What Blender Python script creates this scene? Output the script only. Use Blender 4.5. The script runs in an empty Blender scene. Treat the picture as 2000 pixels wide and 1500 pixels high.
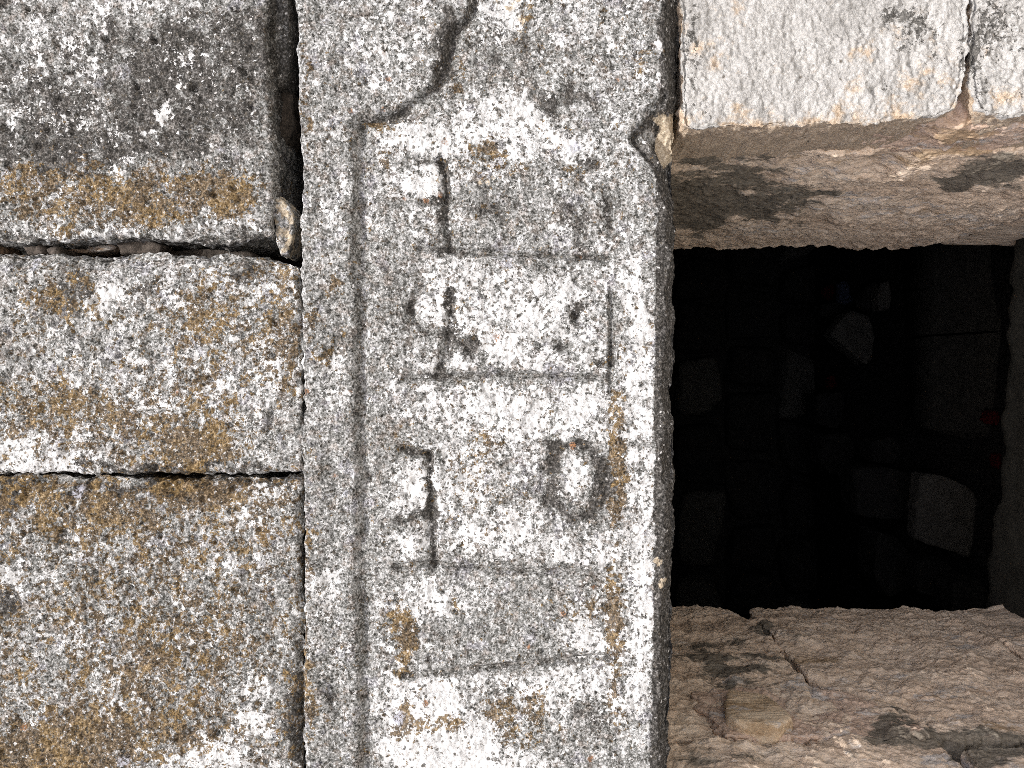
import bpy, math, random
import numpy as np

# ------------------------------------------------------------------ camera, sky, sun, exposure
scene = bpy.context.scene
COL = scene.collection
S = 0.00055                 # metres per photo pixel on the wall face
F = 1444.0                  # focal length in photo pixels
D0 = F * S                  # camera to wall face
H = 1.6                     # eye height

cam_d = bpy.data.cameras.new('camera')
cam_d.sensor_fit = 'HORIZONTAL'
cam_d.sensor_width = 36.0
cam_d.lens = 36.0 * F / 2000.0
cam_d.clip_start = 0.02
cam_d.clip_end = 500.0
cam = bpy.data.objects.new('camera', cam_d)
COL.objects.link(cam)
cam.location = (0, 0, H)
# the phone was held sideways: picture-left is up in the world, picture-up is +X
from mathutils import Matrix, Vector
cam.matrix_world = Matrix(((0, 1, 0, 0), (0, 0, -1, 0), (-1, 0, 0, H), (0, 0, 0, 1)))
scene.camera = cam

SUN_DIR = Vector((-0.006, -0.56, 0.83)).normalized()      # towards the sun
sun_el = math.asin(SUN_DIR.z)
sun_az = math.atan2(SUN_DIR.x, SUN_DIR.y)
world = bpy.data.worlds.new('World')
scene.world = world
world.use_nodes = True
wn = world.node_tree
sky = wn.nodes.new('ShaderNodeTexSky')
sky.sky_type = 'NISHITA'
sky.sun_disc = False
sky.sun_elevation = sun_el
sky.sun_rotation = sun_az
sky.air_density = 0.7
sky.dust_density = 4.0
sky.ozone_density = 0.6
bgn = wn.nodes['Background']
wn.links.new(sky.outputs[0], bgn.inputs[0])
bgn.inputs[1].default_value = 0.15
sun_d = bpy.data.lights.new('sun', 'SUN')
sun_d.energy = 2.05
sun_d.angle = math.radians(0.53)
sun_d.color = (1.0, 0.99, 0.98)
sun = bpy.data.objects.new('sun', sun_d)
COL.objects.link(sun)
sun.rotation_euler = SUN_DIR.to_track_quat('Z', 'Y').to_euler()
vs = scene.view_settings
scene.display_settings.display_device = 'sRGB'
vs.view_transform = 'Standard'
vs.look = 'None'
vs.exposure = 0.64
vs.gamma = 1.0
vs.use_curve_mapping = False
scene.cycles.use_denoising = False
scene.cycles.filter_width = 0.8
scene.cycles.max_bounces = 6
scene.cycles.diffuse_bounces = 5

# ------------------------------------------------------------------ helpers
def W(u, v, d=0.0):
    """wall coordinates (photo pixels on the wall face, d pixels behind it) -> world"""
    return np.stack([(750.0 - v) * S, D0 + d * S + 0 * v, H + (1000.0 - u) * S], -1)

def project(P):
    y = np.maximum(P[:, 1], 0.05)
    return 1000.0 - (P[:, 2] - H) * F / y, 750.0 - P[:, 0] * F / y

def at(u, v, y):
    """world point seen at photo pixel (u, v) at distance y"""
    return np.array([(750.0 - v) * y / F, y, H + (1000.0 - u) * y / F])

def _hash(ix, iy, iz, seed):
    h = (ix.astype(np.uint32) * np.uint32(374761393) + iy.astype(np.uint32) * np.uint32(668265263)
         + iz.astype(np.uint32) * np.uint32(2147483647) + np.uint32((seed * 974711 + 12345) & 0xffffffff))
    h = (h ^ (h >> np.uint32(13))) * np.uint32(1274126177)
    h = (h ^ (h >> np.uint32(15))) * np.uint32(2246822519)
    h = h ^ (h >> np.uint32(16))
    return h.astype(np.float32) * np.float32(1.0 / 4294967296.0)

def vnoise(p, seed=0):
    f = np.floor(p)
    i = f.astype(np.int64)
    t = (p - f).astype(np.float32)
    t = t * t * t * (t * (t * 6 - 15) + 10)
    ix, iy, iz = i[:, 0], i[:, 1], i[:, 2]
    tx, ty, tz = t[:, 0], t[:, 1], t[:, 2]
    def c(a, b, e):
        return _hash(ix + a, iy + b, iz + e, seed)
    x00 = c(0, 0, 0) * (1 - tx) + c(1, 0, 0) * tx
    x10 = c(0, 1, 0) * (1 - tx) + c(1, 1, 0) * tx
    x01 = c(0, 0, 1) * (1 - tx) + c(1, 0, 1) * tx
    x11 = c(0, 1, 1) * (1 - tx) + c(1, 1, 1) * tx
    y0 = x00 * (1 - ty) + x10 * ty
    y1 = x01 * (1 - ty) + x11 * ty
    return (y0 * (1 - tz) + y1 * tz) * 2 - 1

_R = np.array([[0.64, 0.77, 0.0], [-0.61, 0.51, 0.61], [0.47, -0.39, 0.79]])
def fbm(p, scale, octaves=4, gain=0.55, seed=0):
    """p in pixels; scale = size of the largest lumps in pixels; about -1..1"""
    q = p / scale + 17.3 * seed
    a, s, tot = 1.0, 0.0, 0.0
    for o in range(octaves):
        s = s + a * vnoise(q, seed * 7 + o)
        tot += a
        a *= gain
        q = (q @ _R) * 2.03 + 5.1
    return s / tot * 1.6

def smooth(a, b, x):
    t = np.clip((x - a) / (b - a), 0, 1)
    return t * t * (3 - 2 * t)

def seg_dist(u, v, pts):
    d = np.full(u.shape, 1e9)
    for (a, b), (c, e) in zip(pts[:-1], pts[1:]):
        dx, dy = c - a, e - b
        t = np.clip(((u - a) * dx + (v - b) * dy) / (dx * dx + dy * dy + 1e-9), 0, 1)
        d = np.minimum(d, np.hypot(u - a - t * dx, v - b - t * dy))
    return d

def link(name, mesh, mat, parent=None):
    o = bpy.data.objects.new(name, mesh)
    COL.objects.link(o)
    if mat is not None and not mesh.materials:
        mesh.materials.append(mat)
    if parent is not None:
        o.parent = parent
    return o

def vert_normals(co, faces):
    a, b, c, d = (co[faces[:, k]] for k in range(4))
    fn = np.cross(c - a, d - b)
    n = np.zeros_like(co)
    for k in range(4):
        np.add.at(n, faces[:, k], fn)
    return n / np.maximum(np.linalg.norm(n, axis=1, keepdims=True), 1e-12)

def make_mesh(name, co, faces, mask=None, normals=None, sharp=False):
    me = bpy.data.meshes.new(name)
    nf = len(faces)
    k = faces.shape[1]
    me.vertices.add(len(co))
    me.vertices.foreach_set('co', np.ascontiguousarray(co, np.float32).ravel())
    me.loops.add(nf * k)
    me.loops.foreach_set('vertex_index', np.ascontiguousarray(faces, np.int32).ravel())
    me.polygons.add(nf)
    me.polygons.foreach_set('loop_start', np.arange(0, nf * k, k, dtype=np.int32))
    me.polygons.foreach_set('use_smooth', np.full(nf, not sharp))
    me.update(calc_edges=True)
    if mask is not None:
        at_ = me.attributes.new('mask', 'FLOAT_COLOR', 'POINT')
        at_.data.foreach_set('color', np.ascontiguousarray(mask, np.float32).ravel())
    if normals is not None:
        me.normals_split_custom_set_from_vertices(normals.tolist())
    return me

def thing(name, label, cat, loc, group=None):
    o = bpy.data.objects.new(name, None)
    COL.objects.link(o)
    o.location = loc
    o['label'] = label
    o['category'] = cat
    o['kind'] = 'thing'
    if group:
        o['group'] = group
    bpy.context.view_layer.update()
    return o

def put(o, root):
    """parent keeping the world-space coordinates of the mesh"""
    o.parent = root
    o.matrix_parent_inverse = Matrix.Translation(-root.location)
    return o

def tag(o, label, cat, group=None):
    o['label'] = label
    o['category'] = cat
    if group:
        o['group'] = group
    return o

def ticks(lo, hi, fine_lo, fine_hi, step, coarse=45.0):
    """lattice coordinates: fine inside the picture, coarse outside"""
    out = []
    fl, fh = max(lo, fine_lo), min(hi, fine_hi)
    if fl >= fh:
        return np.linspace(lo, hi, max(3, int((hi - lo) / coarse) + 2))
    if lo < fl:
        out.append(np.linspace(lo, fl, max(2, int((fl - lo) / coarse) + 2))[:-1])
    out.append(np.linspace(fl, fh, max(3, int((fh - fl) / step) + 1)))
    if hi > fh:
        out.append(np.linspace(fh, hi, max(2, int((hi - fh) / coarse) + 2))[1:])
    return np.concatenate(out)

def edge_fn(e):
    if isinstance(e, (int, float)):
        return (lambda t: np.full(np.shape(t), float(e))), float(e)
    xs = np.array([p[0] for p in e], float)
    ys = np.array([p[1] for p in e], float)
    return (lambda t: np.interp(t, xs, ys)), float(ys.mean())

DEPTHS = [0, 3, 6, 10, 14, 19, 25, 32, 40, 50, 62, 76, 92, 112, 140, 180, 240, 320, 440]

def block_arrays(left, right, top, bottom, depth, r=10, fine=(-20, 2020, -20, 1520), step=2.4, coarse=45.0,
                 relief=None, amp=(5, 2.2, 1.2), edge_amp=5.0, seed=1, depths=None, cut=None):
    """a squared stone: lattice over the face (a, b), rounded arrises, sides running back.
    local coordinates (a, b, d) in pixels; returns verts (a,b,d), faces, the undisturbed face coords"""
    lf, l0 = edge_fn(left); rf, r0 = edge_fn(right); tf, t0 = edge_fn(top); bf, b0 = edge_fn(bottom)
    A = ticks(l0, r0, fine[0], fine[1], step, coarse)
    B = ticks(t0, b0, fine[2], fine[3], step, coarse)
    if depths is None:
        depths = [d for d in DEPTHS if d < depth * 0.95] + [depth]
    Dp = np.array(depths, float)
    na, nb, nd = len(A), len(B), len(Dp)
    idx = {}
    quads = []
    def grid(ii, jj, kk):
        return (ii * nb + jj) * nd + kk
    i, j = np.meshgrid(np.arange(na), np.arange(nb), indexing='ij')
    def q(g, flip):
        a, b, c, d = g[:-1, :-1], g[1:, :-1], g[1:, 1:], g[:-1, 1:]
        f = np.stack([a, b, c, d], -1).reshape(-1, 4)
        return f[:, ::-1] if flip else f
    quads.append(q(grid(i, j, np.zeros_like(i)), False))
    i2, k2 = np.meshgrid(np.arange(na), np.arange(nd), indexing='ij')
    quads.append(q(grid(i2, np.zeros_like(i2), k2), True))
    quads.append(q(grid(i2, np.full_like(i2, nb - 1), k2), False))
    j3, k3 = np.meshgrid(np.arange(nb), np.arange(nd), indexing='ij')
    quads.append(q(grid(np.zeros_like(j3), j3, k3), False))
    quads.append(q(grid(np.full_like(j3, na - 1), j3, k3), True))
    Q = np.concatenate(quads)
    uq, inv = np.unique(Q, return_inverse=True)
    Q = inv.reshape(Q.shape)
    k = uq % nd
    j = (uq // nd) % nb
    i = uq // (nd * nb)
    a, b, d = A[i], B[j], Dp[k]
    p = np.stack([a, b, d], -1)
    inner = np.stack([np.clip(a, l0 + r, r0 - r), np.clip(b, t0 + r, b0 - r), np.maximum(d, r)], -1)
    n = p - inner
    ln = np.linalg.norm(n, axis=1, keepdims=True)
    n = n / np.maximum(ln, 1e-9)
    p = np.where(ln > 1e-9, inner + n * r, p)
    # outline
    fa = (p[:, 0] - l0) / (r0 - l0)
    fb = (p[:, 1] - t0) / (b0 - t0)
    va = p[:, 1].copy()
    ua = p[:, 0].copy()
    p[:, 0] = lf(va) * (1 - fa) + rf(va) * fa
    p[:, 1] = tf(ua) * (1 - fb) + bf(ua) * fb
    base = p.copy()
    disp = amp[0] * fbm(base, 90, 3, seed=seed) + amp[1] * fbm(base, 22, 3, seed=seed + 1) + amp[2] * fbm(base, 7, 2, seed=seed + 2)
    front = np.clip(-n[:, 2], 0, 1)
    side = np.clip(1 - front, 0, 1)
    disp = disp + side * edge_amp * (fbm(base, 45, 3, seed=seed + 3) + 0.6 * fbm(base, 14, 2, seed=seed + 4))
    if relief is not None:
        h = relief(base[:, 0], base[:, 1], base)
        p[:, 2] -= h * smooth(0.05, 0.7, front)
    p = p + n * disp[:, None]
    if cut is not None:
        c = cut(base[:, 0], base[:, 1], base) + 0.6 * disp
        p[:, 2] = np.maximum(p[:, 2], c)
    return p, Q, base, n

def to_front(p):
    return W(p[:, 0], p[:, 1], p[:, 2])

def blobs(P, spec, base, warp=22.0, seed=3, gain={}):
    """stain, lichen and some painted shade by place: list of (channel, u, v, ru, rv, amount)"""
    u, v = project(P)
    px = np.stack([u, v, np.zeros_like(u)], -1)
    u = u + warp * fbm(px, 60, 4, seed=seed)
    v = v + warp * fbm(px, 60, 4, seed=seed + 9)
    m = np.tile(np.array(base, np.float32), (len(P), 1))
    for ch, cu, cv, ru, rv, amt in spec:
        amt = amt * gain.get(ch, 1.0)
        e = ((u - cu) / ru) ** 2 + ((v - cv) / rv) ** 2
        m[:, 'RGBA'.index(ch)] += amt * np.exp(-np.minimum(e, 30) ** 1.3)
    return m

# ------------------------------------------------------------------ materials
class NT:
    def __init__(self, name):
        self.mat = bpy.data.materials.new(name)
        self.mat.use_nodes = True
        self.t = self.mat.node_tree
        self.t.nodes.clear()
        self.out = self.t.nodes.new('ShaderNodeOutputMaterial')
        self.bsdf = self.t.nodes.new('ShaderNodeBsdfPrincipled')
        self.t.links.new(self.bsdf.outputs[0], self.out.inputs[0])
        self.bsdf.inputs['Roughness'].default_value = 0.95
        self.bsdf.inputs['Specular IOR Level'].default_value = 0.15
        g = self.t.nodes.new('ShaderNodeNewGeometry')
        m = self.t.nodes.new('ShaderNodeVectorMath'); m.operation = 'SCALE'
        self.t.links.new(g.outputs['Position'], m.inputs[0])
        m.inputs['Scale'].default_value = 1.0 / S
        self.P = m.outputs[0]                 # position in photo-pixel units
    def L(self, a, b):
        if isinstance(a, (int, float)):
            b.default_value = a
        elif isinstance(a, tuple):
            b.default_value = a if len(a) == len(b.default_value) else a + (1.0,)
        else:
            self.t.links.new(a, b)
    def noise(self, size, detail=4, rough=0.6, dist=0.0, off=0.0, vec=None):
        n = self.t.nodes.new('ShaderNodeTexNoise')
        m = self.t.nodes.new('ShaderNodeVectorMath'); m.operation = 'ADD'
        self.L(vec or self.P, m.inputs[0]); m.inputs[1].default_value = (off * 31.7 * size, off * 17.1 * size, off * 9.3 * size)
        self.t.links.new(m.outputs[0], n.inputs['Vector'])
        n.inputs['Scale'].default_value = 1.0 / size
        n.inputs['Detail'].default_value = detail
        n.inputs['Roughness'].default_value = rough
        n.inputs['Distortion'].default_value = dist
        return n.outputs[0]
    def voro(self, size, off=0.0, rnd=1.0):
        n = self.t.nodes.new('ShaderNodeTexVoronoi')
        m = self.t.nodes.new('ShaderNodeVectorMath'); m.operation = 'ADD'
        self.L(self.P, m.inputs[0]); m.inputs[1].default_value = (off * 31.7 * size, off * 17.1 * size, off * 9.3 * size)
        self.t.links.new(m.outputs[0], n.inputs['Vector'])
        n.inputs['Scale'].default_value = 1.0 / size
        n.inputs['Randomness'].default_value = rnd
        sp = self.t.nodes.new('ShaderNodeSeparateColor')
        self.t.links.new(n.outputs['Color'], sp.inputs[0])
        return n.outputs['Distance'], sp.outputs[0], sp.outputs[1]
    def m(self, op, a, b=0.0, c=0.0, clamp=False):
        n = self.t.nodes.new('ShaderNodeMath'); n.operation = op; n.use_clamp = clamp
        self.L(a, n.inputs[0]); self.L(b, n.inputs[1]); self.L(c, n.inputs[2])
        return n.outputs[0]
    def ss(self, x, lo, hi, a=0.0, b=1.0):
        n = self.t.nodes.new('ShaderNodeMapRange'); n.interpolation_type = 'SMOOTHSTEP'
        self.L(x, n.inputs['Value'])
        self.L(lo, n.inputs['From Min']); self.L(hi, n.inputs['From Max'])
        n.inputs['To Min'].default_value = a; n.inputs['To Max'].default_value = b
        return n.outputs[0]
    def lin(self, x, lo, hi, a=0.0, b=1.0):
        n = self.t.nodes.new('ShaderNodeMapRange'); n.clamp = True
        self.L(x, n.inputs['Value'])
        n.inputs['From Min'].default_value = lo; n.inputs['From Max'].default_value = hi
        n.inputs['To Min'].default_value = a; n.inputs['To Max'].default_value = b
        return n.outputs[0]
    def mix(self, f, a, b):
        n = self.t.nodes.new('ShaderNodeMix'); n.data_type = 'RGBA'
        self.L(f, n.inputs[0]); self.L(a, n.inputs[6]); self.L(b, n.inputs[7])
        return n.outputs[2]
    def mul(self, c, f):
        n = self.t.nodes.new('ShaderNodeVectorMath'); n.operation = 'SCALE'
        self.L(c, n.inputs[0]); self.L(f, n.inputs['Scale'])
        return n.outputs[0]
    def ramp(self, x, stops):
        n = self.t.nodes.new('ShaderNodeValToRGB')
        e = n.color_ramp.elements
        while len(e) > 1:
            e.remove(e[0])
        e[0].position = stops[0][0]; e[0].color = stops[0][1] + (1,)
        for p_, c_ in stops[1:]:
            k = e.new(p_); k.color = c_ + (1,)
        self.L(x, n.inputs[0])
        return n.outputs[0]
    def mask(self):
        n = self.t.nodes.new('ShaderNodeAttribute'); n.attribute_name = 'mask'
        sp = self.t.nodes.new('ShaderNodeSeparateColor')
        self.t.links.new(n.outputs['Color'], sp.inputs[0])
        return sp.outputs[0], sp.outputs[1], sp.outputs[2], n.outputs['Alpha']
    def cover(self, noise, dens, width=0.05, span=0.5):
        """patches of a layer: dens 0 none, 1 full"""
        th = self.m('MULTIPLY_ADD', dens, -span, 0.5 + span * 0.5)
        return self.ss(noise, self.m('SUBTRACT', th, width), self.m('ADD', th, width))
    def finish(self, col, height=None, dist=1.0, strength=0.8, rough=None):
        self.L(col, self.bsdf.inputs['Base Color'])
        if height is not None:
            b = self.t.nodes.new('ShaderNodeBump')
            b.inputs['Strength'].default_value = strength
            b.inputs['Distance'].default_value = dist * S
            self.L(height, b.inputs['Height'])
            self.t.links.new(b.outputs[0], self.bsdf.inputs['Normal'])
        return self.mat

def lichen_material(name, rust=0.0):
    T = NT(name)
    R, G, B, A = T.mask()
    fine = T.noise(4.2, 2, 0.7)
    R = T.m('MULTIPLY_ADD', T.m('SUBTRACT', T.noise(150, 4, 0.6, off=21), 0.5), 0.32, R)
    G = T.m('MULTIPLY_ADD', T.m('SUBTRACT', T.noise(110, 5, 0.65, off=22), 0.5), 0.50, G)
    B = T.m('MULTIPLY_ADD', T.m('SUBTRACT', T.noise(120, 4, 0.6, off=23), 0.5), 0.30, B)
    grain = T.noise(9.0, 4, 0.72, off=2)
    mid = T.noise(26, 5, 0.65, off=1)
    speck = T.m('ADD', T.m('MULTIPLY', fine, 0.55), T.m('MULTIPLY', grain, 0.45))
    # weathered grey stone under everything, strongly speckled
    stone = T.ramp(T.m('ADD', T.m('MULTIPLY', speck, 0.8), T.m('MULTIPLY', mid, 0.2)),
                   [(0.385, (0.020, 0.020, 0.017)), (0.45, (0.10, 0.10, 0.092)), (0.51, (0.235, 0.235, 0.222)), (0.575, (0.46, 0.46, 0.448)), (0.64, (0.66, 0.66, 0.645))])
    brown = T.ramp(speck, [(0.38, (0.02, 0.014, 0.009)), (0.5, (0.16, 0.115, 0.085)), (0.62, (0.50, 0.42, 0.36))])
    stone = T.mix(T.ss(T.noise(22, 5, 0.65, off=7), 0.5, 0.64, 0.0, 0.42), stone, brown)
    lilac = T.ramp(speck, [(0.38, (0.05, 0.05, 0.06)), (0.5, (0.22, 0.215, 0.235)), (0.62, (0.62, 0.61, 0.66))])
    stone = T.mix(T.ss(T.noise(44, 5, 0.65, off=5), 0.56, 0.66, 0.0, 0.5), stone, lilac)
    # dark film; the same channel carries shade painted into carving and bevel
    kn = T.m('ADD', T.m('MULTIPLY', T.noise(30, 6, 0.72, off=3), 0.6), T.m('MULTIPLY', grain, 0.4))
    k = T.cover(kn, B, 0.022, span=0.42)
    dark = T.ramp(speck, [(0.38, (0.010, 0.010, 0.009)), (0.52, (0.055, 0.050, 0.044)), (0.63, (0.20, 0.19, 0.175))])
    c = T.mix(T.m('MULTIPLY', k, 0.92), stone, dark)
    # white crust, patchy at two sizes
    wn_ = T.m('ADD', T.m('MULTIPLY', T.noise(30, 7, 0.78, dist=0.3, off=4), 0.52), T.m('MULTIPLY', T.noise(10.5, 4, 0.70, off=6), 0.48))
    Rw = T.m('SUBTRACT', R, T.m('MULTIPLY', T.m('MAXIMUM', T.m('SUBTRACT', B, 0.18), 0.0), 0.40))
    w = T.cover(wn_, Rw, 0.006, span=0.36)
    white = T.ramp(T.m('ADD', T.m('MULTIPLY', fine, 0.45), T.m('MULTIPLY', T.noise(40, 4, 0.6, off=9), 0.55)),
                   [(0.36, (0.30, 0.30, 0.29)), (0.45, (0.54, 0.538, 0.525)), (0.53, (0.63, 0.63, 0.615)), (0.62, (0.70, 0.698, 0.68))])
    c = T.mix(w, c, white)
    # ochre crust in small cushions
    on = T.m('ADD', T.m('MULTIPLY', T.noise(26, 5, 0.7, off=8), 0.36), T.m('MULTIPLY', T.noise(12, 4, 0.72, off=10), 0.64))
    o = T.cover(on, G, 0.012, span=0.36)
    o = T.m('MULTIPLY', o, T.ss(T.noise(7.0, 3, 0.75, off=24), 0.36, 0.44, 0.25, 1.0))
    hue = T.noise(46, 4, 0.6, off=11)
    och = T.mix(T.ss(hue, 0.46, 0.58),
                T.ramp(speck, [(0.37, (0.016, 0.011, 0.006)), (0.48, (0.075, 0.052, 0.028)), (0.57, (0.175, 0.122, 0.066)), (0.66, (0.40, 0.31, 0.21))]),
                T.ramp(speck, [(0.37, (0.035, 0.021, 0.008)), (0.47, (0.125, 0.082, 0.034)), (0.56, (0.245, 0.165, 0.072)), (0.66, (0.47, 0.36, 0.21))]))
    c = T.mix(T.m('MULTIPLY', o, 0.92), c, och)
    # tiny black fruiting dots and pores
    d1, r1, g1 = T.voro(11.0, 1)
    dots = T.m('MULTIPLY', T.ss(T.m('ADD', d1, T.m('MULTIPLY', fine, 0.5)), 0.42, 0.56, 1.0, 0.0), T.ss(r1, 0.42, 0.52))
    d2, r2, g2 = T.voro(20.0, 2)
    dots2 = T.m('MULTIPLY', T.ss(T.m('ADD', d2, T.m('MULTIPLY', grain, 0.4)), 0.32, 0.42, 1.0, 0.0), T.ss(r2, 0.45, 0.55))
    dd = T.m('MAXIMUM', dots, dots2)
    c = T.mix(T.m('MULTIPLY', dd, 0.85), c, T.ramp(speck, [(0.4, (0.02, 0.019, 0.016)), (0.62, (0.17, 0.15, 0.12))]))
    # small white flecks
    d3, r3, g3 = T.voro(13.0, 3)
    fl = T.m('MULTIPLY', T.ss(T.m('ADD', d3, T.m('MULTIPLY', speck, 1.6)), 0.90, 1.02, 1.0, 0.0), T.ss(r3, 0.62, 0.68))
    c = T.mix(T.m('MULTIPLY', fl, 0.85), c, (0.66, 0.645, 0.62))
    # bluish rosettes
    d4, r4, g4 = T.voro(75.0, 4)
    bl = T.m('MULTIPLY', T.ss(T.m('ADD', d4, T.m('MULTIPLY', mid, 0.5)), 0.36, 0.46, 1.0, 0.0), T.ss(r4, 0.93, 0.96))
    c = T.mix(T.m('MULTIPLY', bl, T.ss(speck, 0.45, 0.53, 0.05, 0.75)), c, (0.50, 0.515, 0.585))
    if rust > 0:
        d5, r5, g5 = T.voro(55.0, 6)
        ru = T.m('MULTIPLY', T.ss(T.m('ADD', d5, T.m('MULTIPLY', mid, 0.6)), 0.36, 0.44, 1.0, 0.0), T.ss(r5, 1.0 - rust, 1.03 - rust))
        c = T.mix(T.m('MULTIPLY', ru, T.ss(speck, 0.44, 0.52, 0.1, 0.9)), c, T.ramp(fine, [(0.35, (0.10, 0.045, 0.02)), (0.65, (0.34, 0.17, 0.08))]))
    # freshly broken cream stone (alpha channel)
    fr = T.cover(T.noise(20, 5, 0.65, off=14), A, 0.05)
    c = T.mix(T.m('MULTIPLY', fr, 0.9), c, T.ramp(speck, [(0.38, (0.26, 0.20, 0.13)), (0.62, (0.66, 0.57, 0.43))]))
    h = T.m('ADD', T.m('MULTIPLY', T.noise(9, 4, 0.7, off=12), 1.2), T.m('MULTIPLY', w, 0.28))
    h = T.m('ADD', h, T.m('MULTIPLY', o, 0.30))
    h = T.m('SUBTRACT', h, T.m('MULTIPLY', dd, 0.3))
    return T.finish(c, h, dist=4.0, strength=0.65)

def pale_material(name):
    """cleaner cream limestone"""
    T = NT(name)
    R, G, B, A = T.mask()
    grain = T.noise(5.0, 4, 0.7)
    big = T.noise(120, 4, 0.6, off=1)
    c = T.ramp(T.m('ADD', T.m('MULTIPLY', grain, 0.65), T.m('MULTIPLY', big, 0.35)),
               [(0.37, (0.28, 0.272, 0.254)), (0.49, (0.44, 0.43, 0.405)), (0.63, (0.59, 0.576, 0.545))])
    o = T.cover(T.noise(40, 6, 0.68, off=2), G, 0.10)
    c = T.mix(T.m('MULTIPLY', o, 0.7), c, T.ramp(grain, [(0.32, (0.36, 0.22, 0.11)), (0.62, (0.68, 0.53, 0.36))]))
    k = T.cover(T.m('ADD', T.m('MULTIPLY', T.noise(24, 6, 0.74, off=3), 0.45), T.m('MULTIPLY', T.noise(10, 3, 0.74, off=5), 0.55)), B, 0.02, span=0.42)
    c = T.mix(T.m('MULTIPLY', k, 0.94), c, T.ramp(grain, [(0.35, (0.035, 0.034, 0.031)), (0.68, (0.20, 0.19, 0.17))]))
    d1, r1, g1 = T.voro(30.0, 1)
    dots = T.m('MULTIPLY', T.ss(d1, 0.05, 0.16, 1.0, 0.0), T.ss(r1, 0.6, 0.7))
    c = T.mix(T.m('MULTIPLY', dots, 0.8), c, (0.12, 0.10, 0.075))
    h = T.m('ADD', T.noise(9, 5, 0.72, off=6), T.m('MULTIPLY', T.noise(30, 3, 0.55, off=7), 0.7))
    return T.finish(c, h, dist=6.5, strength=0.8)

def reveal_material(name, tint=(1.94, 1.98, 1.96), pale=0.0):
    """rough inner faces of the opening: brown stone, mortar smears, grey damp stains"""
    T = NT(name)
    R, G, B, A = T.mask()
    mp = T.t.nodes.new('ShaderNodeVectorMath'); mp.operation = 'MULTIPLY'
    T.L(T.P, mp.inputs[0]); mp.inputs[1].default_value = (1.0, 1.0, 0.42)
    T.P = mp.outputs[0]
    grain = T.noise(5.0, 5, 0.68)
    big = T.noise(150, 6, 0.62, off=1)
    mid = T.noise(40, 6, 0.68, off=2)
    x = T.m('ADD', T.m('MULTIPLY', grain, 0.34), T.m('ADD', T.m('MULTIPLY', big, 0.32), T.m('MULTIPLY', mid, 0.34)))
    f = 1.0 + pale
    c = T.ramp(x, [(0.38, tuple(f * t * k for t, k in zip(tint, (0.23, 0.17, 0.125)))), (0.48, tuple(f * t * k for t, k in zip(tint, (0.38, 0.295, 0.225)))),
                   (0.58, tuple(f * t * k for t, k in zip(tint, (0.455, 0.375, 0.30)))), (0.66, tuple(f * t * k for t, k in zip(tint, (0.50, 0.435, 0.37))))])
    o = T.cover(T.noise(70, 6, 0.66, off=3), G, 0.07)
    c = T.mix(T.m('MULTIPLY', o, 0.75), c, T.ramp(grain, [(0.32, (0.26, 0.165, 0.085)), (0.65, (0.50, 0.36, 0.21))]))
    w = T.cover(T.noise(46, 7, 0.72, off=4), R, 0.05)
    c = T.mix(T.m('MULTIPLY', w, 0.8), c, T.ramp(grain, [(0.3, (0.46, 0.42, 0.38)), (0.65, (0.72, 0.69, 0.65))]))
    k = T.cover(T.noise(80, 8, 0.68, off=5), B, 0.05, span=0.42)
    c = T.mix(T.m('MULTIPLY', k, 0.88), c, T.ramp(grain, [(0.33, (0.075, 0.070, 0.056)), (0.66, (0.21, 0.192, 0.155))]))
    d1, r1, g1 = T.voro(26.0, 1)
    dots = T.m('MULTIPLY', T.ss(d1, 0.06, 0.18, 1.0, 0.0), T.ss(r1, 0.6, 0.7))
    c = T.mix(T.m('MULTIPLY', dots, 0.55), c, (0.12, 0.09, 0.07))
    h = T.m('ADD', T.noise(14, 4, 0.62, off=6), T.m('MULTIPLY', T.noise(50, 4, 0.6, off=7), 0.9))
    return T.finish(c, h, dist=8.0, strength=0.75)

def plain_material(name, c0, c1, size=40, bump=10.0):
    T = NT(name)
    n = T.m('ADD', T.m('MULTIPLY', T.noise(size, 6, 0.65), 0.6), T.m('MULTIPLY', T.noise(size / 6, 4, 0.7, off=1), 0.4))
    c = T.ramp(n, [(0.36, c0), (0.62, c1)])
    return T.finish(c, n, dist=bump, strength=0.8)

M_wall = lichen_material('lichened_limestone', rust=0.10)
M_lintel = lichen_material('carved_limestone', rust=0.22)
M_pale = pale_material('cream_limestone')
M_reveal = reveal_material('brown_reveal_stone')
M_mortar = reveal_material('lime_mortar', tint=(1.56, 1.50, 1.50))
M_chip = reveal_material('shard_stone', tint=(0.75, 0.68, 0.62))
M_core = plain_material('rubble_core_earth', (0.02, 0.018, 0.015), (0.06, 0.05, 0.042))
M_joint = plain_material('joint_stone', (0.03, 0.026, 0.022), (0.15, 0.125, 0.105), 14, 8)
M_inner = plain_material('shade_darkened_stone', (0.006, 0.006, 0.006), (0.020, 0.019, 0.0175), 90, 10)  # chamber gloom put into the stone's colour, far darker than bare stone
M_inner_pale = plain_material('shade_darkened_pale_stone', (0.035, 0.033, 0.029), (0.065, 0.062, 0.055), 60, 8)  # paler chamber stone, also darkened in colour for the gloom
M_slab = plain_material('shade_darkened_slab', (0.012, 0.012, 0.011), (0.032, 0.031, 0.028), 60, 8)  # slab colour darkened to stand in for the chamber's shade
M_floor = plain_material('shade_darkened_earth', (0.005, 0.005, 0.006), (0.013, 0.0125, 0.012), 50, 12)  # earth colour lowered so the floor stays in painted gloom
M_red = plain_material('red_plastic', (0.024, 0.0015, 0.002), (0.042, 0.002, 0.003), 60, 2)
M_blue = plain_material('pale_blue_plastic', (0.012, 0.016, 0.03), (0.03, 0.038, 0.06), 30, 6)
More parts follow.
